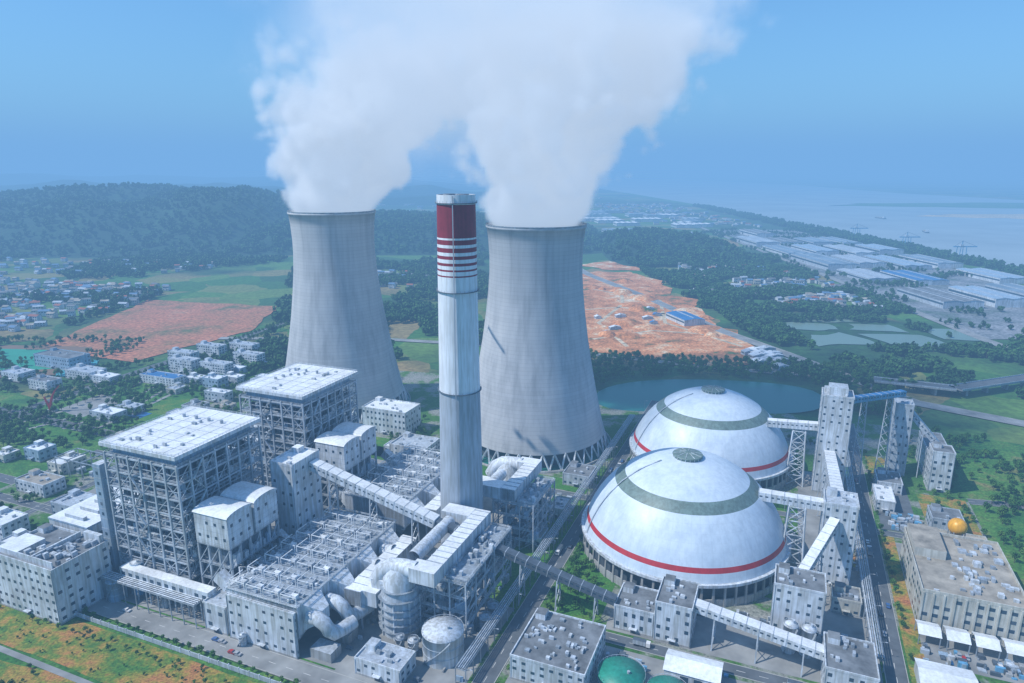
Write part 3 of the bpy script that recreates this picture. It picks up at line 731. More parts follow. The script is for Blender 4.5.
building('auxiliary_building',-112,-80,100,125,12,white,lgrey,3,4,1,8)
building('auxiliary_building',70,92,150,170,8,white,lgrey,2,4,.6,4)
building('auxiliary_building',70,84,80,112,7,white,lgrey,2,4,.6,4)
building('auxiliary_building',30,50,108,128,9,lgrey,roofg,2,4,.6,4)
building('electrical_building',238,250,150,176,8,white,whiter,2,4,.6,4)
building('electrical_building',268,286,132,150,10,lgrey,roofg,2,4,.6,4)
building('electrical_building',242,258,182,204,8,white,roofg,2,4,.6,4)
placed=[]
for (a,bb,w,d,h) in ((-250,-110,24,14,10),(-285,-100,22,16,12),(-262,-70,30,18,14),(-330,-50,30,16,9),(-250,-30,20,30,12),(-340,30,34,14,8),(-255,130,30,18,12),(-330,-100,18,26,10),(-340,-20,16,20,8),(-340,180,30,20,10),(-250,220,30,20,9),(70,-112,16,10,5),(170,-100,20,12,6),(196,-92,16,14,7),(-120,104,20,12,8),(36,60,10,18,6),(36,20,9,14,6),(206,120,12,20,7),(206,20,14,14,8)):
    building('service_building',a,a+w,bb,bb+d,h,random.choice((white,beige,lgrey)),random.choice((roofg,whiter,lgrey,roofbg)),max(1,int(h/4)),4,.8,6); placed.append((a,bb,w,d))
n=0
while n<26:
    a,bb,w,d=R(-440,-228),R(-105,270),R(12,30),R(9,18)
    if any(abs(a+w/2-q[0]-q[2]/2)<(w+q[2])/2+4 and abs(bb+d/2-q[1]-q[3]/2)<(d+q[3])/2+4 for q in placed+[(-294,-130,8,430),(-345,14,130,12),(-345,-66,130,12),(-450,44,110,16),(-275,46,26,52),(-460,-50,120,16)]): continue
    placed.append((a,bb,w,d)); n+=1
    building('service_building',a,a+w,bb,bb+d,R(5,11),random.choice((white,beige,lgrey,bluegrey)),random.choice((roofg,whiter,lgrey,roofbg,whiter)),2,4,.7,4)
for a,bb in ((-400,90),(-430,90),(-330,230)):
    rect('sports_court',a,a+24,bb,bb+14,.06,blue if a>-420 else greent)
b=MB()
for k in range(520):
    z_=random.choice(((-140,-108,-95,90),(-27,50,-110,-14),(10,50,14,88),(70,222,-112,-50),(104,222,-12,0),(206,224,66,160),(244,296,-4,7),(-212,-206,-100,80),(244,262,126,148)))
    x=R(z_[0],z_[1]);y=R(z_[2],z_[3]); w_=R(.6,4);d_=R(.6,3); b.box(x,x+w_,y,y+d_,.05,R(.6,3),random.choice((white,lgrey,steel,core,bluegrey,conc,dsteel,lblue)))
b.build('yard_equipment')
b=MB()
for i in range(6):
    x=-330+i*14
    for y in (-20,-2):
        b.beam((x-1,y,0),(x,y,14),.4,.4,steel);b.beam((x+1,y,0),(x,y,14),.4,.4,steel)
    b.beam((x,-20,14),(x,-2,14),.6,.6,steel)
    if i: b.beam((x-14,-20,14),(x,-20,14),.6,.6,steel);b.beam((x-14,-2,14),(x,-2,14),.6,.6,steel)
    b.box(x-1.5,x+1.5,-14,-8,0,4,lgrey)
b.build('switchyard_gantry')
def rack(p,q,z=7,w=5):
    b=MB();P=Vector((*p,z));Q=Vector((*q,z));d=(Q-P);L=d.length;sd=Vector((-d.y,d.x,0)).normalized()
    for k in range(5):
        o=sd*(k-2)*w/5; b.tube([tuple(P+o+Vector((0,0,.5))),tuple(Q+o+Vector((0,0,.5)))],.32,random.choice((white,lgrey,steel)),8)
    n=int(L/8)
    for i in range(n+1):
        c=P+d*i/n
        for s_ in(-1,1): b.beam(tuple(Vector((c.x,c.y,0))+sd*s_*w/2),tuple(c+sd*s_*w/2),.4,.4,steel)
        b.beam(tuple(c-sd*w/2),tuple(c+sd*w/2),.4,.4,steel)
    for s_ in(-1,1): b.beam(tuple(P+sd*s_*w/2),tuple(Q+sd*s_*w/2),.3,.5,steel)
    b.build('pipe_rack')
rack((50,-100),(50,250),8);rack((-205,-113),(-90,-113),13,6);rack((224,-20),(224,260),7);rack((64,130),(190,130),6)
b=MB(); b.box(-148,-86,-110.5,-105,12,18,white,whiter)
for x in range(-146,-86,9):
    for y in(-110,-105.5): b.box(x-.3,x+.3,y-.3,y+.3,0,12,lgrey)
b.wins('b-',-148,-86,-110.5,-105,12.5,17.5,12,1,glass,.5,.4); b.build('enclosed_walkway')
# ---------------------------------------------------------------- surroundings
for (a,bb) in ((-474,217),(-428,219),(-424,264),(-494,277),(-461,297),(-500,240)):
    building('apartment_block',a,a+36,bb-6,bb+7,16,white,lgrey,5,3.4,.8,5,.6,.45)
sheet('sports_ground',[(-670,850),(-560,840),(-520,760),(-600,745)],-.1,M('sports_turf',(.02,.28,.18),.9,.1,.05,streak=0),False)
sheet('sports_ground',[(-545,800),(-500,795),(-470,730),(-510,728)],-.1,M('sports_court_paint',(.05,.32,.38),.9,.1,.05,streak=0),False)
sheet('running_track',[(-690,870),(-545,858),(-490,735),(-620,715)],-.15,M('track_surface',(.20,.13,.08),.9,.1,.05,streak=0),False)
for a,bb,w,d,h,wl,rf in ((-640,170,60,26,14,bluegrey,roofg),(-560,150,40,20,10,white,lgrey),(-560,110,30,16,10,white,roofg),(-470,170,50,16,9,white,blue),(-520,150,30,14,8,white,whiter),(-620,120,30,18,9,white,lgrey)):
    building('school_building',a,a+w,bb,bb+d,h,wl,rf,3,4,.8,4)
b=MB()
pr=[(0,0,0),(1,0,8),(3.5,0,15),(7,0,21),(12,0,26)]
b.lathe(0,0,[(6,0),(6,1.2),(.1,1.2)],20,conc)
for i in range(4): b.beam(pr[i],pr[i+1],2.8-.6*i,1.6-.3*i,red)
pr2=[(0,0,0),(-1,0,6),(-3,0,11),(-4,0,15)]
for i in range(3): b.beam(pr2[i],pr2[i+1],2-.5*i,1.2,red)
b.build('red_sculpture',False,(-440,615,-.2))
sheet('garden_lawn',[(-500,560),(-340,540),(-300,690),(-430,730)],-.12,lawn,False)
sheet('garden_plaza',ragged([(-440,620),(-400,600),(-380,640),(-420,665)],8,2,4),-.08,concp,False)
for i in range(5):
    road('garden_path',[(-490+i*30,570),(-460+i*30+20*math.sin(i),640),(-420+i*20,715)],4,-.05,False,mat=concp,dash=False,kerb=False)
hr1=M('blue_tile_roof',(.10,.20,.34),.7,.3,.1,streak=0)
def village(name,poly,n,s=1,rot=None):
    b=MB(); x0=min(p[0] for p in poly);x1=max(p[0] for p in poly);y0=min(p[1] for p in poly);y1=max(p[1] for p in poly);c=0
    while c<n:
        x=R(x0,x1);y=R(y0,y1)
        if not inpoly(x,y,poly): continue
        c+=1; w=R(9,16)*s;d=R(7,10)*s;h=R(5,9)
        m0=len(b.v); gable('',-w/2,w/2,-d/2,d/2,h,2,random.choice((white,beige,white)),random.choice((roofg,tilered,lgrey,hr1,hr1,roofbg,roofg)),mb=b)
        b.wins('b-',-w/2,w/2,-d/2,d/2,0,h,4,2,glass)
        t=R(-.5,.5) if rot is None else rot+R(-.05,.05);ct,st_=math.cos(t),math.sin(t)
        for i in range(m0,len(b.v)):
            vx,vy,vz=b.v[i]; b.v[i]=(x+vx*ct-vy*st_,y+vx*st_+vy*ct,vz-.3)
    b.build(name,False)
village('village_houses',[(-1100,1080),(-640,1060),(-640,1300),(-1100,1420)],340)
village('village_houses',[(-900,960),(-700,940),(-680,1050),(-900,1080)],80)
village('village_houses',[(330,1250),(560,1120),(640,1300),(620,1560),(380,1600)],260)
village('village_houses',[(440,1120),(600,1060),(620,1180),(480,1220)],60)
village('village_houses',[(-1500,1500),(-700,1450),(-700,1700),(-1600,1750)],110)
village('village_houses',[(600,2700),(1000,2700),(1000,4500),(500,4500)],220,1.6)
village('village_houses',[(-400,1250),(-200,1250),(-150,1500),(-400,1500)],40)
village('village_houses',[(-4000,3500),(500,3500),(800,6500),(-4000,6500)],300,2)
village('town_houses',[(640,760),(980,820),(1080,1100),(760,980)],190,1.2,.2)
def factory(name,lst,t):
    b=MB()
    for x,y,w,d,h,rf in lst:
        m0=len(b.v); n=max(1,int(w/24)); dd=w/n
        for k in range(n):
            x0=-w/2+k*dd;x1=x0+dd-.6;xm=(x0+x1)/2; wl=random.choice((white,lgrey))
            b.box(x0,x1,-d/2,d/2,0,h,wl)
            b.face([(x0-.3,-d/2-.5,h-.1),(xm,-d/2-.5,h+1.8),(xm,d/2+.5,h+1.8),(x0-.3,d/2+.5,h-.1)],rf);b.face([(xm,-d/2-.5,h+1.8),(x1+.3,-d/2-.5,h-.1),(x1+.3,d/2+.5,h-.1),(xm,d/2+.5,h+1.8)],rf)
            b.face([(x0,-d/2,h),(x1,-d/2,h),(xm,-d/2,h+1.7)],wl)
            b.box(xm-.8,xm+.8,-d/2+4,d/2-4,h+1.6,h+2.6,lgrey)
        b.box(-w/2-.2,-w/2-.05,-d/2+1,d/2-1,h*.5,h*.75,glass);
        ct,st_=math.cos(t),math.sin(t)
        for i in range(m0,len(b.v)):
            vx,vy,vz=b.v[i]; b.v[i]=(x+vx*ct-vy*st_,y+vx*st_+vy*ct,vz-.3)
    b.build(name,False)
greyroof=M('grey_blue_shed_roof',(.20,.27,.34),.5,.35,.02,streak=0); paleroof=M('pale_shed_roof',(.40,.46,.52),.5,.3,.02,streak=0)
L=[]
for i in range(4):
    for j in range(6):
        y=1180+j*235+R(-15,15)
        if random.random()<.88 and not(i==0 and j>4): L.append((745+i*88+j*2,y,R(58,74),R(120,205),R(9,15),random.choice((greyroof,greyroof,paleroof,bluegrey,roofg,greyroof,lgrey) if random.random()<.93 else (blue,))))
factory('industrial_sheds',L,0.02)
factory('industrial_sheds',[(300+R(-40,500),2750+R(-500,900),R(60,140),R(40,80),12,random.choice((whiter,greyroof,paleroof))) for _ in range(26)],.1)
factory('blue_roof_shed',[(262,1010,34,60,9,blue)],.25)
factory('site_office_sheds',[(R(285,330),R(755,850),R(16,30),R(8,12),5,random.choice((whiter,whiter,lgrey))) for _ in range(14)]+[(R(130,250),R(880,1100),R(10,18),R(5,8),4,random.choice((whiter,blue,lgrey))) for _ in range(8)],.3)
# river port cranes
for y in (1500,1750,2000,2300):
    b=MB()
    for x in(-9,9):
        for yy in(-7,7): b.beam((x,yy,0),(x*.8,yy,30),1.4,1.4,lblue)
    b.beam((-22,0,31),(38,0,31),3,2.6,lblue); b.beam((0,0,31),(0,0,46),1.6,1.6,lblue); b.beam((0,0,46),(36,0,32),.7,.7,steel); b.beam((0,0,46),(-20,0,32),.7,.7,steel); b.box(-6,2,-3,3,32,37,white)
    b.build('port_crane',False,(1150,y,-.3))
b=MB()
for k in range(30):
    x,y=R(120,300),R(860,1400)
    if not inpoly(x,y,sitep0): continue
    r=R(8,26);h=R(2,7);n=14;sd_=R(0,9);i0=len(b.v)
    for j,(q,zq) in enumerate(((1,0),(.75,.45),(.45,.85),(.12,1))):
        for i in range(n):
            t=6.283*i/n; u=1+.35*noise.noise(Vector((math.cos(t)*1.5+sd_,math.sin(t)*1.5,j*.4))); b.v.append((x+r*q*u*math.cos(t),y+r*q*u*math.sin(t),-.3+h*zq))
    kk=b.m(mudm)
    for j in range(3):
        for i in range(n): b.f.append((i0+j*n+i,i0+j*n+(i+1)%n,i0+(j+1)*n+(i+1)%n,i0+(j+1)*n+i));b.mi.append(kk);b.sm.append(True)
    b.f.append(tuple(range(i0+3*n,i0+4*n)));b.mi.append(kk);b.sm.append(True)
b.build('soil_heaps',False)
b=MB(); pts=[(383,690),(450,660),(560,700),(760,800)]
for i in range(3):
    p=(*pts[i],8);q=(*pts[i+1],8); b.beam(p,q,16,1.4,conc,asph)
    d=Vector(q)-Vector(p);sd=Vector((-d.y,d.x,0)).normalized()
    for s_ in(-1,1): b.beam(tuple(Vector(p)+sd*s_*7.8+Vector((0,0,1.2))),tuple(Vector(q)+sd*s_*7.8+Vector((0,0,1.2))),.4,1.1,lgrey)
    n=int(d.length/25)
    for k in range(n):
        c=Vector(p)+d*(k+.5)/n; b.box(c.x-1,c.x+1,c.y-4,c.y+4,-.3,7.3,conc)
b.build('road_bridge',False)
def ship(x,y,L_):
    b=MB(); w=L_*.16
    dk=[(-L_/2,-w/2),(L_*.35,-w/2),(L_/2,0),(L_*.35,w/2),(-L_/2,w/2)]
    for i in range(5):
        p,q=dk[i],dk[(i+1)%5]; b.face([(p[0]*.95,p[1]*.8,-.6),(q[0]*.95,q[1]*.8,-.6),(q[0],q[1],4),(p[0],p[1],4)],core)
    b.face([(p[0],p[1],4) for p in dk],lgrey); b.box(-L_*.46,-L_*.34,-w*.35,w*.35,4,11,white); b.box(-L_*.28,L_*.3,-w*.36,w*.36,4,6,roofbg)
    b.build('cargo_ship',False,(x,y,0),1.4+R(-.2,.2))
ship(1500,2500,80);ship(1700,3200,90)
# ---------------------------------------------------------------- vehicles
paints=[M('car_paint_%d'%i,c,.3,.05,1,streak=0) for i,c in enumerate(((.7,.7,.7),(.05,.05,.06),(.4,.03,.03),(.05,.12,.3),(.35,.36,.38)))]
def car(a,bb,rot,p):
    b=MB(); prof=[(-2.2,.35),(-2.25,.9),(-1.9,1.05),(-1.5,1.1),(-1.0,1.5),(.5,1.52),(1.2,1.05),(2.1,.9),(2.25,.6),(2.2,.35)]
    n=len(prof)
    for y in(-.88,.88): b.face([(x,y,z) for x,z in (prof if y<0 else prof[::-1])],p)
    for i in range(n):
        (x0,z0),(x1,z1)=prof[i],prof[(i+1)%n]; g=glass if i in(3,5) else p
        b.face([(x0,-.88,z0),(x0,.88,z0),(x1,.88,z1),(x1,-.88,z1)],g)
    for y in(-.9,.9): b.face([(-1.35,y,1.1),(.95,y,1.1),(.45,y,1.42),(-.95,y,1.42)],glass)
    for x in(-1.4,1.4):
        for y in(-.92,.72): b.tube([(x,y,.34),(x,y+.2,.34)],.34,black,12)
    b.build('parked_car',True,(a,bb,.16),rot)
def truck(a,bb,rot,p,pl=True,z=.2):
    b=MB(); b.box(2.2,4.2,-1.2,1.2,.7,2.9,p); b.box(4.21,4.25,-1,1,1.7,2.7,glass); b.box(-4.2,2,-1.25,1.25,1,3.2,lgrey,dsteel); b.box(-4.15,4.1,-.9,.9,.6,.95,black)
    for x in(-3.2,-2,3.2):
        for y in(-1.2,.9): b.tube([(x,y,.5),(x,y+.3,.5)],.5,black,12)
    b.build('truck',pl,(a,bb,z),rot)
for i in range(22):
    k=i%4; pc=random.choice(paints[:2]+paints[3:]+paints)
    if k==0: car(random.choice((57,61.3)),R(-110,250),math.pi/2,pc)
    elif k==1: car(244+R(0,45),R(2,6),math.pi/2,pc)
    elif k==2: car(R(-150,40),random.choice((-119,-123)),0,pc)
    else: car(random.choice((230,234.3)),R(-40,250),math.pi/2,pc)
for a,bb,r in ((61.4,150,1.57),(56.6,20,-1.57),(230,90,1.57),(120,-44,0),(190,-46,0)): truck(a,bb,r,paints[0])
for i in range(14):
    for a in (53.2,226):
        b=MB(); b.cyl(0,0,0,9,.14,steel,8,.09); b.beam((0,0,9),(1.8,0,9.3),.12,.12,steel); b.box(1.5,2.6,-.2,.2,9.22,9.4,lgrey); b.build('street_lamp',True,(a,-100+i*30,0))
# ---------------------------------------------------------------- vegetation
def treesrc(seed,h,rad,nl,lmat,size,kind=0):
    rnd=random.Random(seed); b=MB()
    b.lathe(0,0,[(.035*h,0),(.02*h,h*.4),(.006*h,h*.8)],6,bark)
    lob=[]
    for k in range(7):
        t=rnd.uniform(0,6.28);rr_=rad*rnd.uniform(.25,.62);z=h*rnd.uniform(.42,.85)
        c=(rr_*math.cos(t),rr_*math.sin(t),z); lob.append((c,rad*rnd.uniform(.35,.55)))
        b.beam((0,0,h*rnd.uniform(.25,.45)),c,.015*h,.015*h,bark)
    lob.append(((0,0,h*.86),rad*.45)); k=0
    while k<nl:
        c,r=rnd.choice(lob); d=Vector((rnd.gauss(0,1),rnd.gauss(0,1),rnd.gauss(0,1))).normalized(); q=Vector(c)+d*r*rnd.uniform(.6,1.08)
        nn=(d+Vector((rnd.uniform(-.7,.7),rnd.uniform(-.7,.7),rnd.uniform(-.3,.9)))).normalized(); u=nn.orthogonal().normalized();w=nn.cross(u); sz=size*rnd.uniform(.6,1.3)
        pts=[]
        for m_ in range(5):
            t=2*math.pi*m_/5+rnd.uniform(-.3,.3); pts.append(tuple(q+(u*math.cos(t)+w*math.sin(t))*sz*rnd.uniform(.6,1)+nn*rnd.uniform(-.2,.2)*sz))
        b.face(pts,lmat); k+=1
    me=bpy.data.meshes.new('tree'); me.from_pydata(b.v,[],b.f)
    for m_ in b.mats: me.materials.append(m_)
    me.polygons.foreach_set('material_index',b.mi)
    return bpy.data.objects.new('tree_source',me)
def coll(name,obs):
    c=bpy.data.collections.new(name)
    for o in obs: c.objects.link(o)
    return c
nearC=coll('broadleaf_trees',[treesrc(i,8,3.2,220,leaf,.58) for i in range(4)])
farC=coll('forest_trees',[treesrc(20+i,12,5.5,60,leafd,2.0) for i in range(4)])
def scatter(name,pts,c):
    me=bpy.data.meshes.new(name); me.from_pydata([p[:3] for p in pts],[],[])
    at=me.attributes.new('sc','FLOAT','POINT'); at.data.foreach_set('value',[p[3] for p in pts])
    ob=bpy.data.objects.new(name,me); scene.collection.objects.link(ob)
    ng=bpy.data.node_groups.new(name,'GeometryNodeTree')
    ng.interface.new_socket('Geometry',in_out='INPUT',socket_type='NodeSocketGeometry'); ng.interface.new_socket('Geometry',in_out='OUTPUT',socket_type='NodeSocketGeometry')
    N=ng.nodes; gi=N.new('NodeGroupInput');go=N.new('NodeGroupOutput'); ip=N.new('GeometryNodeInstanceOnPoints'); ci=N.new('GeometryNodeCollectionInfo')
    ci.inputs['Collection'].default_value=c; ci.inputs['Separate Children'].default_value=True; ci.inputs['Reset Children'].default_value=True
    ip.inputs['Pick Instance'].default_value=True
    rv=N.new('FunctionNodeRandomValue'); rv.data_type='FLOAT_VECTOR'; rv.inputs[0].default_value=(-.06,-.06,0); rv.inputs[1].default_value=(.06,.06,6.28)
    na=N.new('GeometryNodeInputNamedAttribute'); na.data_type='FLOAT'; na.inputs['Name'].default_value='sc'
    l=ng.links.new; l(gi.outputs[0],ip.inputs['Points']); l(ci.outputs[0],ip.inputs['Instance']); l(rv.outputs[0],ip.inputs['Rotation']); l(na.outputs[0],ip.inputs['Scale']); l(ip.outputs[0],go.inputs[0])
    md=ob.modifiers.new('scatter','NODES'); md.node_group=ng
    return ob
def fill(poly,n,s0,s1,z=-.3,thr=None,ns=.01,avoid=(),zf=None):
    x0=min(p[0] for p in poly);x1=max(p[0] for p in poly);y0=min(p[1] for p in poly);y1=max(p[1] for p in poly);out=[];tries=0
    while len(out)<n and tries<n*12:
        tries+=1; x=R(x0,x1);y=R(y0,y1)
        if not inpoly(x,y,poly): continue
        if thr is not None and noise.fractal(Vector((x*ns,y*ns,0)),1,2,4)*.5+.5<thr: continue
        if any(inpoly(x,y,q) for q in avoid): continue
        out.append((x,y,(zf(x,y) if zf else z),R(s0,s1)))
    return out
PW=lambda pts:[W(a,b) for a,b in pts]
pondp=[(70,655),(110,712),(190,730),(320,708),(330,640),(275,598),(180,608),(80,608)]
sitep=sitep0
roadp=[(360,690),(290,940),(235,1200),(150,1480),(190,1480),(262,1200),(315,960),(365,820),(410,690)]
fieldp=[(-613,850),(-640,1183),(-393,1130),(-370,953),(-455,790)]
P=[]
for b0 in range(-105,255,7):
    if random.random()<.7: x,y=W(68+R(-.6,.6),b0+R(-1,1)); P.append((x,y,0,R(.45,.75)))
for b0 in range(-110,255,8):
    if random.random()<.7: x,y=W(239+R(-.6,.6),b0+R(-1,1)); P.append((x,y,0,R(.4,.7)))
for a in range(-330,0,8):
    x,y=W(a+R(-1,1),-129+R(-.5,.5)); P.append((x,y,0,R(.3,.6)))
for a in range(-300,290,5):
    if random.random()<.7: x,y=W(a+R(-2,2),-140+R(-4,4)); P.append((x,y,-.1,R(.25,.5)))
P+=fill(PW([(66,-36),(96,-36),(78,20),(78,110),(66,110)]),90,.4,.8,0)
P+=fill(PW([(66,124),(100,124),(66,250)]),40,.4,.9,0)
P+=fill(PW([(-345,-100),(-215,-115),(-215,290),(-345,290)]),260,.4,.8,0,.5,.03)
P+=fill(PW([(66,250),(230,250),(230,262),(66,262)]),60,.4,.8,0)
P+=fill(PW([(-130,102),(-60,118),(-60,250),(-150,180)]),90,.5,.9,0)
P+=fill(PW([(265,200),(300,120),(300,330),(262,330)]),60,.5,.9,0)
P+=fill(PW([(160,-112),(222,-112),(222,-60),(160,-60)]),30,.3,.6,0)
P+=fill(PW([(206,70),(222,70),(222,160),(206,160)]),30,.3,.6,0)
P+=fill(PW([(240,-110),(300,-110),(300,-34),(240,-34)]),40,.3,.6,0)
P+=fill(PW([(-320,-260),(60,-260),(60,-164),(-320,-166)]),420,.2,.7,-.3,.49,.03)
P+=fill(PW([(-320,-160),(60,-160),(60,-136),(-320,-136)]),160,.12,.3,-.2)
scatter('plant_trees',P,nearC)
P=[]
P+=fill([(20,620),(380,600),(420,760),(60,830)],900,.7,1.2,-.2,None,.01,(pondp,))
P+=fill([(-500,540),(-260,520),(-220,900),(-480,760)],900,.5,1.0,-.2,.48,.02)
P+=fill([(-900,560),(-500,560),(-480,900),(-900,900)],900,.6,1.1,-.3,.5,.015)
P+=fill(PW([(-900,-380),(-345,-180),(-345,60),(-900,120)]),500,.5,1.0,-.3,.55,.02)
P+=fill(PW([(300,-20),(560,-20),(560,330),(300,330)]),900,.5,1.0,-.3,.47,.02)
for k in range(90):
    for sg in(-9,9): 
        x,y=W(-455-k*.9+sg-R(0,1),-60+k*8.5); P.append((x,y,-.2,R(.8,1.1)))
for k in range(60):
    for sg in (60,45): x,y=W(-350-k*8,sg+R(-1,1)); P.append((x,y,-.2,R(.7,1.0)))
scatter('roadside_trees',P,nearC)
F=[]
F+=fill([(-350,720),(100,850),(120,1800),(-560,1800),(-400,1150)],5200,.7,1.2,-.8,.47,.006,(sitep,fieldp))
F+=fill([(-2200,1150),(-640,1150),(-560,1850),(-2400,1900)],5000,.7,1.2,-.8,.53,.004)
F+=fill([(-1300,700),(-650,860),(-640,1180),(-1300,1180)],1500,.6,1,-.8,.54,.006)
F+=fill([(330,700),(640,620),(640,1250),(330,1250)],2300,.6,1.1,-.8,.44,.008,([(390,840),(390,1060),(650,1060),(650,840)],roadp))
F+=fill([(390,835),(600,835),(600,1060),(390,1060)],300,.5,.8,-.8,.55,.02,([(395,855),(395,1000),(575,1000),(575,850)],))
F+=fill([(300,1100),(640,1250),(680,1900),(280,1900)],4500,.8,1.2,-.8,.44,.005,(roadp,sitep))
F+=fill([(1060,300),(1168,300),(1168,1548),(1174,2600),(1180,4300),(1100,4300),(1060,2600)],2600,.9,1.4,-.8,.4,.01)
F+=fill([(560,600),(1060,350),(1060,900),(720,880),(640,900)],1800,.6,1.1,-.8,.5,.01)
F+=fill([(640,900),(1060,900),(1060,2600),(680,2600)],1500,.5,.9,-.8,.55,.01)
for ob in [o for o in bpy.data.objects if o.name.startswith('forested_hills')]:
    me=ob.data; xs=[v.co.x for v in me.vertices];ys=[v.co.y for v in me.vertices]
    bv=BVHTree.FromPolygons([v.co for v in me.vertices],[tuple(p.vertices) for p in me.polygons])
    x0,x1,y0,y1=min(xs),max(xs),min(ys),max(ys); n=int((x1-x0)*(y1-y0)/280)
    for _ in range(min(n,8000)):
        x=R(x0,x1);y=R(y0,y1);h=bv.ray_cast(Vector((x,y,900)),Vector((0,0,-1)))[0]
        if h and h.z>0: F.append((x,y,h.z-1.5,R(.9,1.6)))
scatter('forest',F,farC)
# ---------------------------------------------------------------- steam (voxel fog built with geometry nodes)
m=bpy.data.materials.new('steam_volume'); m.use_nodes=True; nt=m.node_tree
for n in list(nt.nodes):
    if n.type!='OUTPUT_MATERIAL': nt.nodes.remove(n)
out=nt.nodes[0]
de=mth(nt,'MULTIPLY',nt.nodes.new('ShaderNodeVolumeInfo').outputs['Density'],.16)
sc=nt.nodes.new('ShaderNodeVolumeScatter'); sc.inputs['Color'].default_value=(.98,.99,1,1); nt.links.new(de,sc.inputs['Density']); sc.inputs['Anisotropy'].default_value=-.3
em=nt.nodes.new('ShaderNodeEmission'); em.inputs[0].default_value=(.66,.80,1,1); nt.links.new(mth(nt,'MULTIPLY',de,.40),em.inputs[1])  # emission added in place of sunlight scattering many times inside the steam
ad=nt.nodes.new('ShaderNodeAddShader'); nt.links.new(sc.outputs[0],ad.inputs[0]);nt.links.new(em.outputs[0],ad.inputs[1]);nt.links.new(ad.outputs[0],out.inputs['Volume'])
try: m.cycles.volume_step_rate=2.5
except Exception as e: print(e)
ng=bpy.data.node_groups.new('steam','GeometryNodeTree'); nt=ng
ng.interface.new_socket('Geometry',in_out='INPUT',socket_type='NodeSocketGeometry'); ng.interface.new_socket('Geometry',in_out='OUTPUT',socket_type='NodeSocketGeometry')
go=nt.nodes.new('NodeGroupOutput'); p=nt.nodes.new('GeometryNodeInputPosition').outputs[0]
s=nt.nodes.new('ShaderNodeSeparateXYZ'); nt.links.new(p,s.inputs[0])
zp=mth(nt,'MAXIMUM',mth(nt,'DIVIDE',mth(nt,'SUBTRACT',s.outputs[2],182),183),0.001)
n1=nz(nt,.020,6,.58,p); n2=nz(nt,.007,1,.5,p)
wv=nt.nodes.new('ShaderNodeVectorMath'); wv.operation='MULTIPLY_ADD'; nt.links.new(nz(nt,.03,3,.6,p,'Color'),wv.inputs[0]); wv.inputs[1].default_value=(22,22,22); nt.links.new(p,wv.inputs[2])
def vor(sc_):
    v=nt.nodes.new('ShaderNodeTexVoronoi'); v.inputs['Scale'].default_value=sc_; nt.links.new(wv.outputs[0],v.inputs['Vector']); return v.outputs['Distance']
bil=mth(nt,'ADD',mth(nt,'MULTIPLY',mth(nt,'SUBTRACT',.5,vor(.028)),.75),mth(nt,'MULTIPLY',mth(nt,'SUBTRACT',.5,vor(.065)),.42))
def prof(cx0,cy,A,pw,B,pr):
    cx=mth(nt,'ADD',mth(nt,'MULTIPLY',mth(nt,'POWER',zp,pw),A),cx0)
    rad=mth(nt,'ADD',mth(nt,'MULTIPLY',mth(nt,'POWER',zp,pr),B),36.5)
    dx=mth(nt,'SUBTRACT',s.outputs[0],cx);dy=mth(nt,'SUBTRACT',s.outputs[1],cy)
    d=mth(nt,'SQRT',mth(nt,'ADD',mth(nt,'MULTIPLY',dx,dx),mth(nt,'MULTIPLY',dy,dy))); return mth(nt,'DIVIDE',d,rad)
dn=mth(nt,'MINIMUM',prof(-166,640,135,1.6,95,1.05),prof(19,543,48,1.2,78,.8))
ramp_=mth(nt,'MINIMUM',mth(nt,'MULTIPLY',zp,7),1.0)
amp=mth(nt,'ADD',mth(nt,'MULTIPLY',ramp_,2.4),.4)
nn=mth(nt,'ADD',mth(nt,'MULTIPLY',mth(nt,'SUBTRACT',n1,.5),amp),mth(nt,'MULTIPLY',mth(nt,'SUBTRACT',n2,.52),mth(nt,'MULTIPLY',zp,2.8)))
nn=mth(nt,'ADD',nn,mth(nt,'MULTIPLY',bil,mth(nt,'ADD',mth(nt,'MULTIPLY',ramp_,1.2),.1)))
v_=mth(nt,'ADD',mth(nt,'MULTIPLY',mth(nt,'SUBTRACT',.93,dn),1.6),nn)
core_=mth(nt,'MULTIPLY',v_,4.0,True)
fade=mth(nt,'MAXIMUM',mth(nt,'SUBTRACT',1.05,mth(nt,'MULTIPLY',zp,1.15)),.04)
ex_=mth(nt,'DIVIDE',mth(nt,'SUBTRACT',s.outputs[0],-25),150);ez_=mth(nt,'DIVIDE',mth(nt,'SUBTRACT',s.outputs[2],345),125)
el_=mth(nt,'SUBTRACT',1.0,mth(nt,'ADD',mth(nt,'MULTIPLY',ex_,ex_),mth(nt,'MULTIPLY',ez_,ez_)))
veil=mth(nt,'MULTIPLY',mth(nt,'ADD',el_,mth(nt,'MULTIPLY',mth(nt,'SUBTRACT',n1,.5),3.0)),.04,True)
veil=mth(nt,'MINIMUM',veil,.04)
below=mth(nt,'GREATER_THAN',s.outputs[2],179.5)
de=mth(nt,'MULTIPLY',mth(nt,'MAXIMUM',mth(nt,'MULTIPLY',core_,fade),veil),below)
edge=mth(nt,'MINIMUM',mth(nt,'MULTIPLY',mth(nt,'SUBTRACT',430,s.outputs[2]),.03),mth(nt,'MULTIPLY',mth(nt,'SUBTRACT',250,mth(nt,'ABSOLUTE',mth(nt,'SUBTRACT',s.outputs[0],0))),.03),True)
de=mth(nt,'MULTIPLY',de,mth(nt,'MAXIMUM',edge,0),True)
vc=nt.nodes.new('GeometryNodeVolumeCube'); nt.links.new(de,vc.inputs['Density'])
vc.inputs['Min'].default_value=(-255,440,176); vc.inputs['Max'].default_value=(255,750,432)
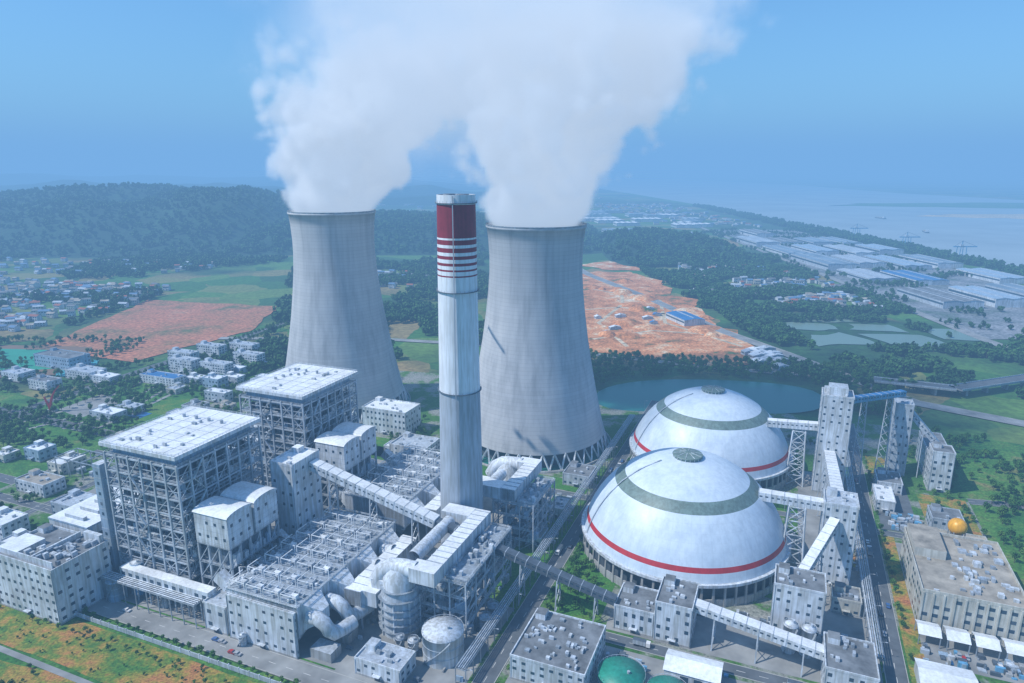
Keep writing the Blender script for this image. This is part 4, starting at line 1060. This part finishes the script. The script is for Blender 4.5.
vc.inputs['Resolution X'].default_value=180;vc.inputs['Resolution Y'].default_value=110;vc.inputs['Resolution Z'].default_value=90
sm_=nt.nodes.new('GeometryNodeSetMaterial'); sm_.inputs['Material'].default_value=m
nt.links.new(vc.outputs[0],sm_.inputs[0]); nt.links.new(sm_.outputs[0],go.inputs[0])
me=bpy.data.meshes.new('steam_plume'); me.materials.append(m); ob=bpy.data.objects.new('steam_plume',me); scene.collection.objects.link(ob)
md=ob.modifiers.new('steam','NODES'); md.node_group=ng
# ---------------------------------------------------------------- haze
m=bpy.data.materials.new('haze_air'); m.use_nodes=True; nt=m.node_tree
for n in list(nt.nodes):
    if n.type!='OUTPUT_MATERIAL': nt.nodes.remove(n)
out=nt.nodes[0]; D=1/3300.
ab=nt.nodes.new('ShaderNodeVolumeAbsorption'); ab.inputs['Color'].default_value=(0,0,0,1); ab.inputs['Density'].default_value=D
em=nt.nodes.new('ShaderNodeEmission'); em.inputs[0].default_value=(.19,.43,.79,1); em.inputs[1].default_value=D  # even blue glow put into the air to imitate scattered daylight
ad=nt.nodes.new('ShaderNodeAddShader'); nt.links.new(ab.outputs[0],ad.inputs[0]);nt.links.new(em.outputs[0],ad.inputs[1]);nt.links.new(ad.outputs[0],out.inputs['Volume'])
b=MB(); b.box(-E*.9,E*.9,-2500,E*.9,-5,650,m); b.build('haze',False)
# ---------------------------------------------------------------- sky, sun, camera
w=bpy.data.worlds.new('World'); scene.world=w; w.use_nodes=True; nt=w.node_tree; bg=nt.nodes['Background']
SE,SA=50,256
sky=nt.nodes.new('ShaderNodeTexSky'); sky.sky_type='NISHITA'; sky.sun_disc=False; sky.sun_elevation=math.radians(SE); sky.sun_rotation=math.radians(SA)
sky.air_density=1.2; sky.dust_density=.6; sky.ozone_density=2.5
mx=nt.nodes.new('ShaderNodeMix'); mx.data_type='RGBA'; mx.blend_type='MULTIPLY'; mx.inputs[0].default_value=1; nt.links.new(sky.outputs[0],mx.inputs[6]); mx.inputs[7].default_value=(.60,1.02,1.38,1)
nt.links.new(mx.outputs[2],bg.inputs[0]); bg.inputs[1].default_value=.12
l=bpy.data.lights.new('sun','SUN'); l.energy=5.0; l.angle=math.radians(.5); l.color=(1,.96,.9); lo=bpy.data.objects.new('sun',l); scene.collection.objects.link(lo)
el=math.radians(SE); az=math.radians(SA); d=Vector((math.sin(az)*math.cos(el),math.cos(az)*math.cos(el),math.sin(el)))
lo.rotation_euler=d.to_track_quat('Z','Y').to_euler(); lo.location=(-200,-100,600)
cam=bpy.data.cameras.new('camera'); cam.lens=24; cam.sensor_width=36; cam.clip_start=1; cam.clip_end=200000
co=bpy.data.objects.new('camera',cam); scene.collection.objects.link(co); co.location=(0,0,225); co.rotation_euler=(math.radians(90-14.25),0,0); scene.camera=co
scene.view_settings.view_transform='Standard'; scene.view_settings.look='None'; scene.view_settings.exposure=0
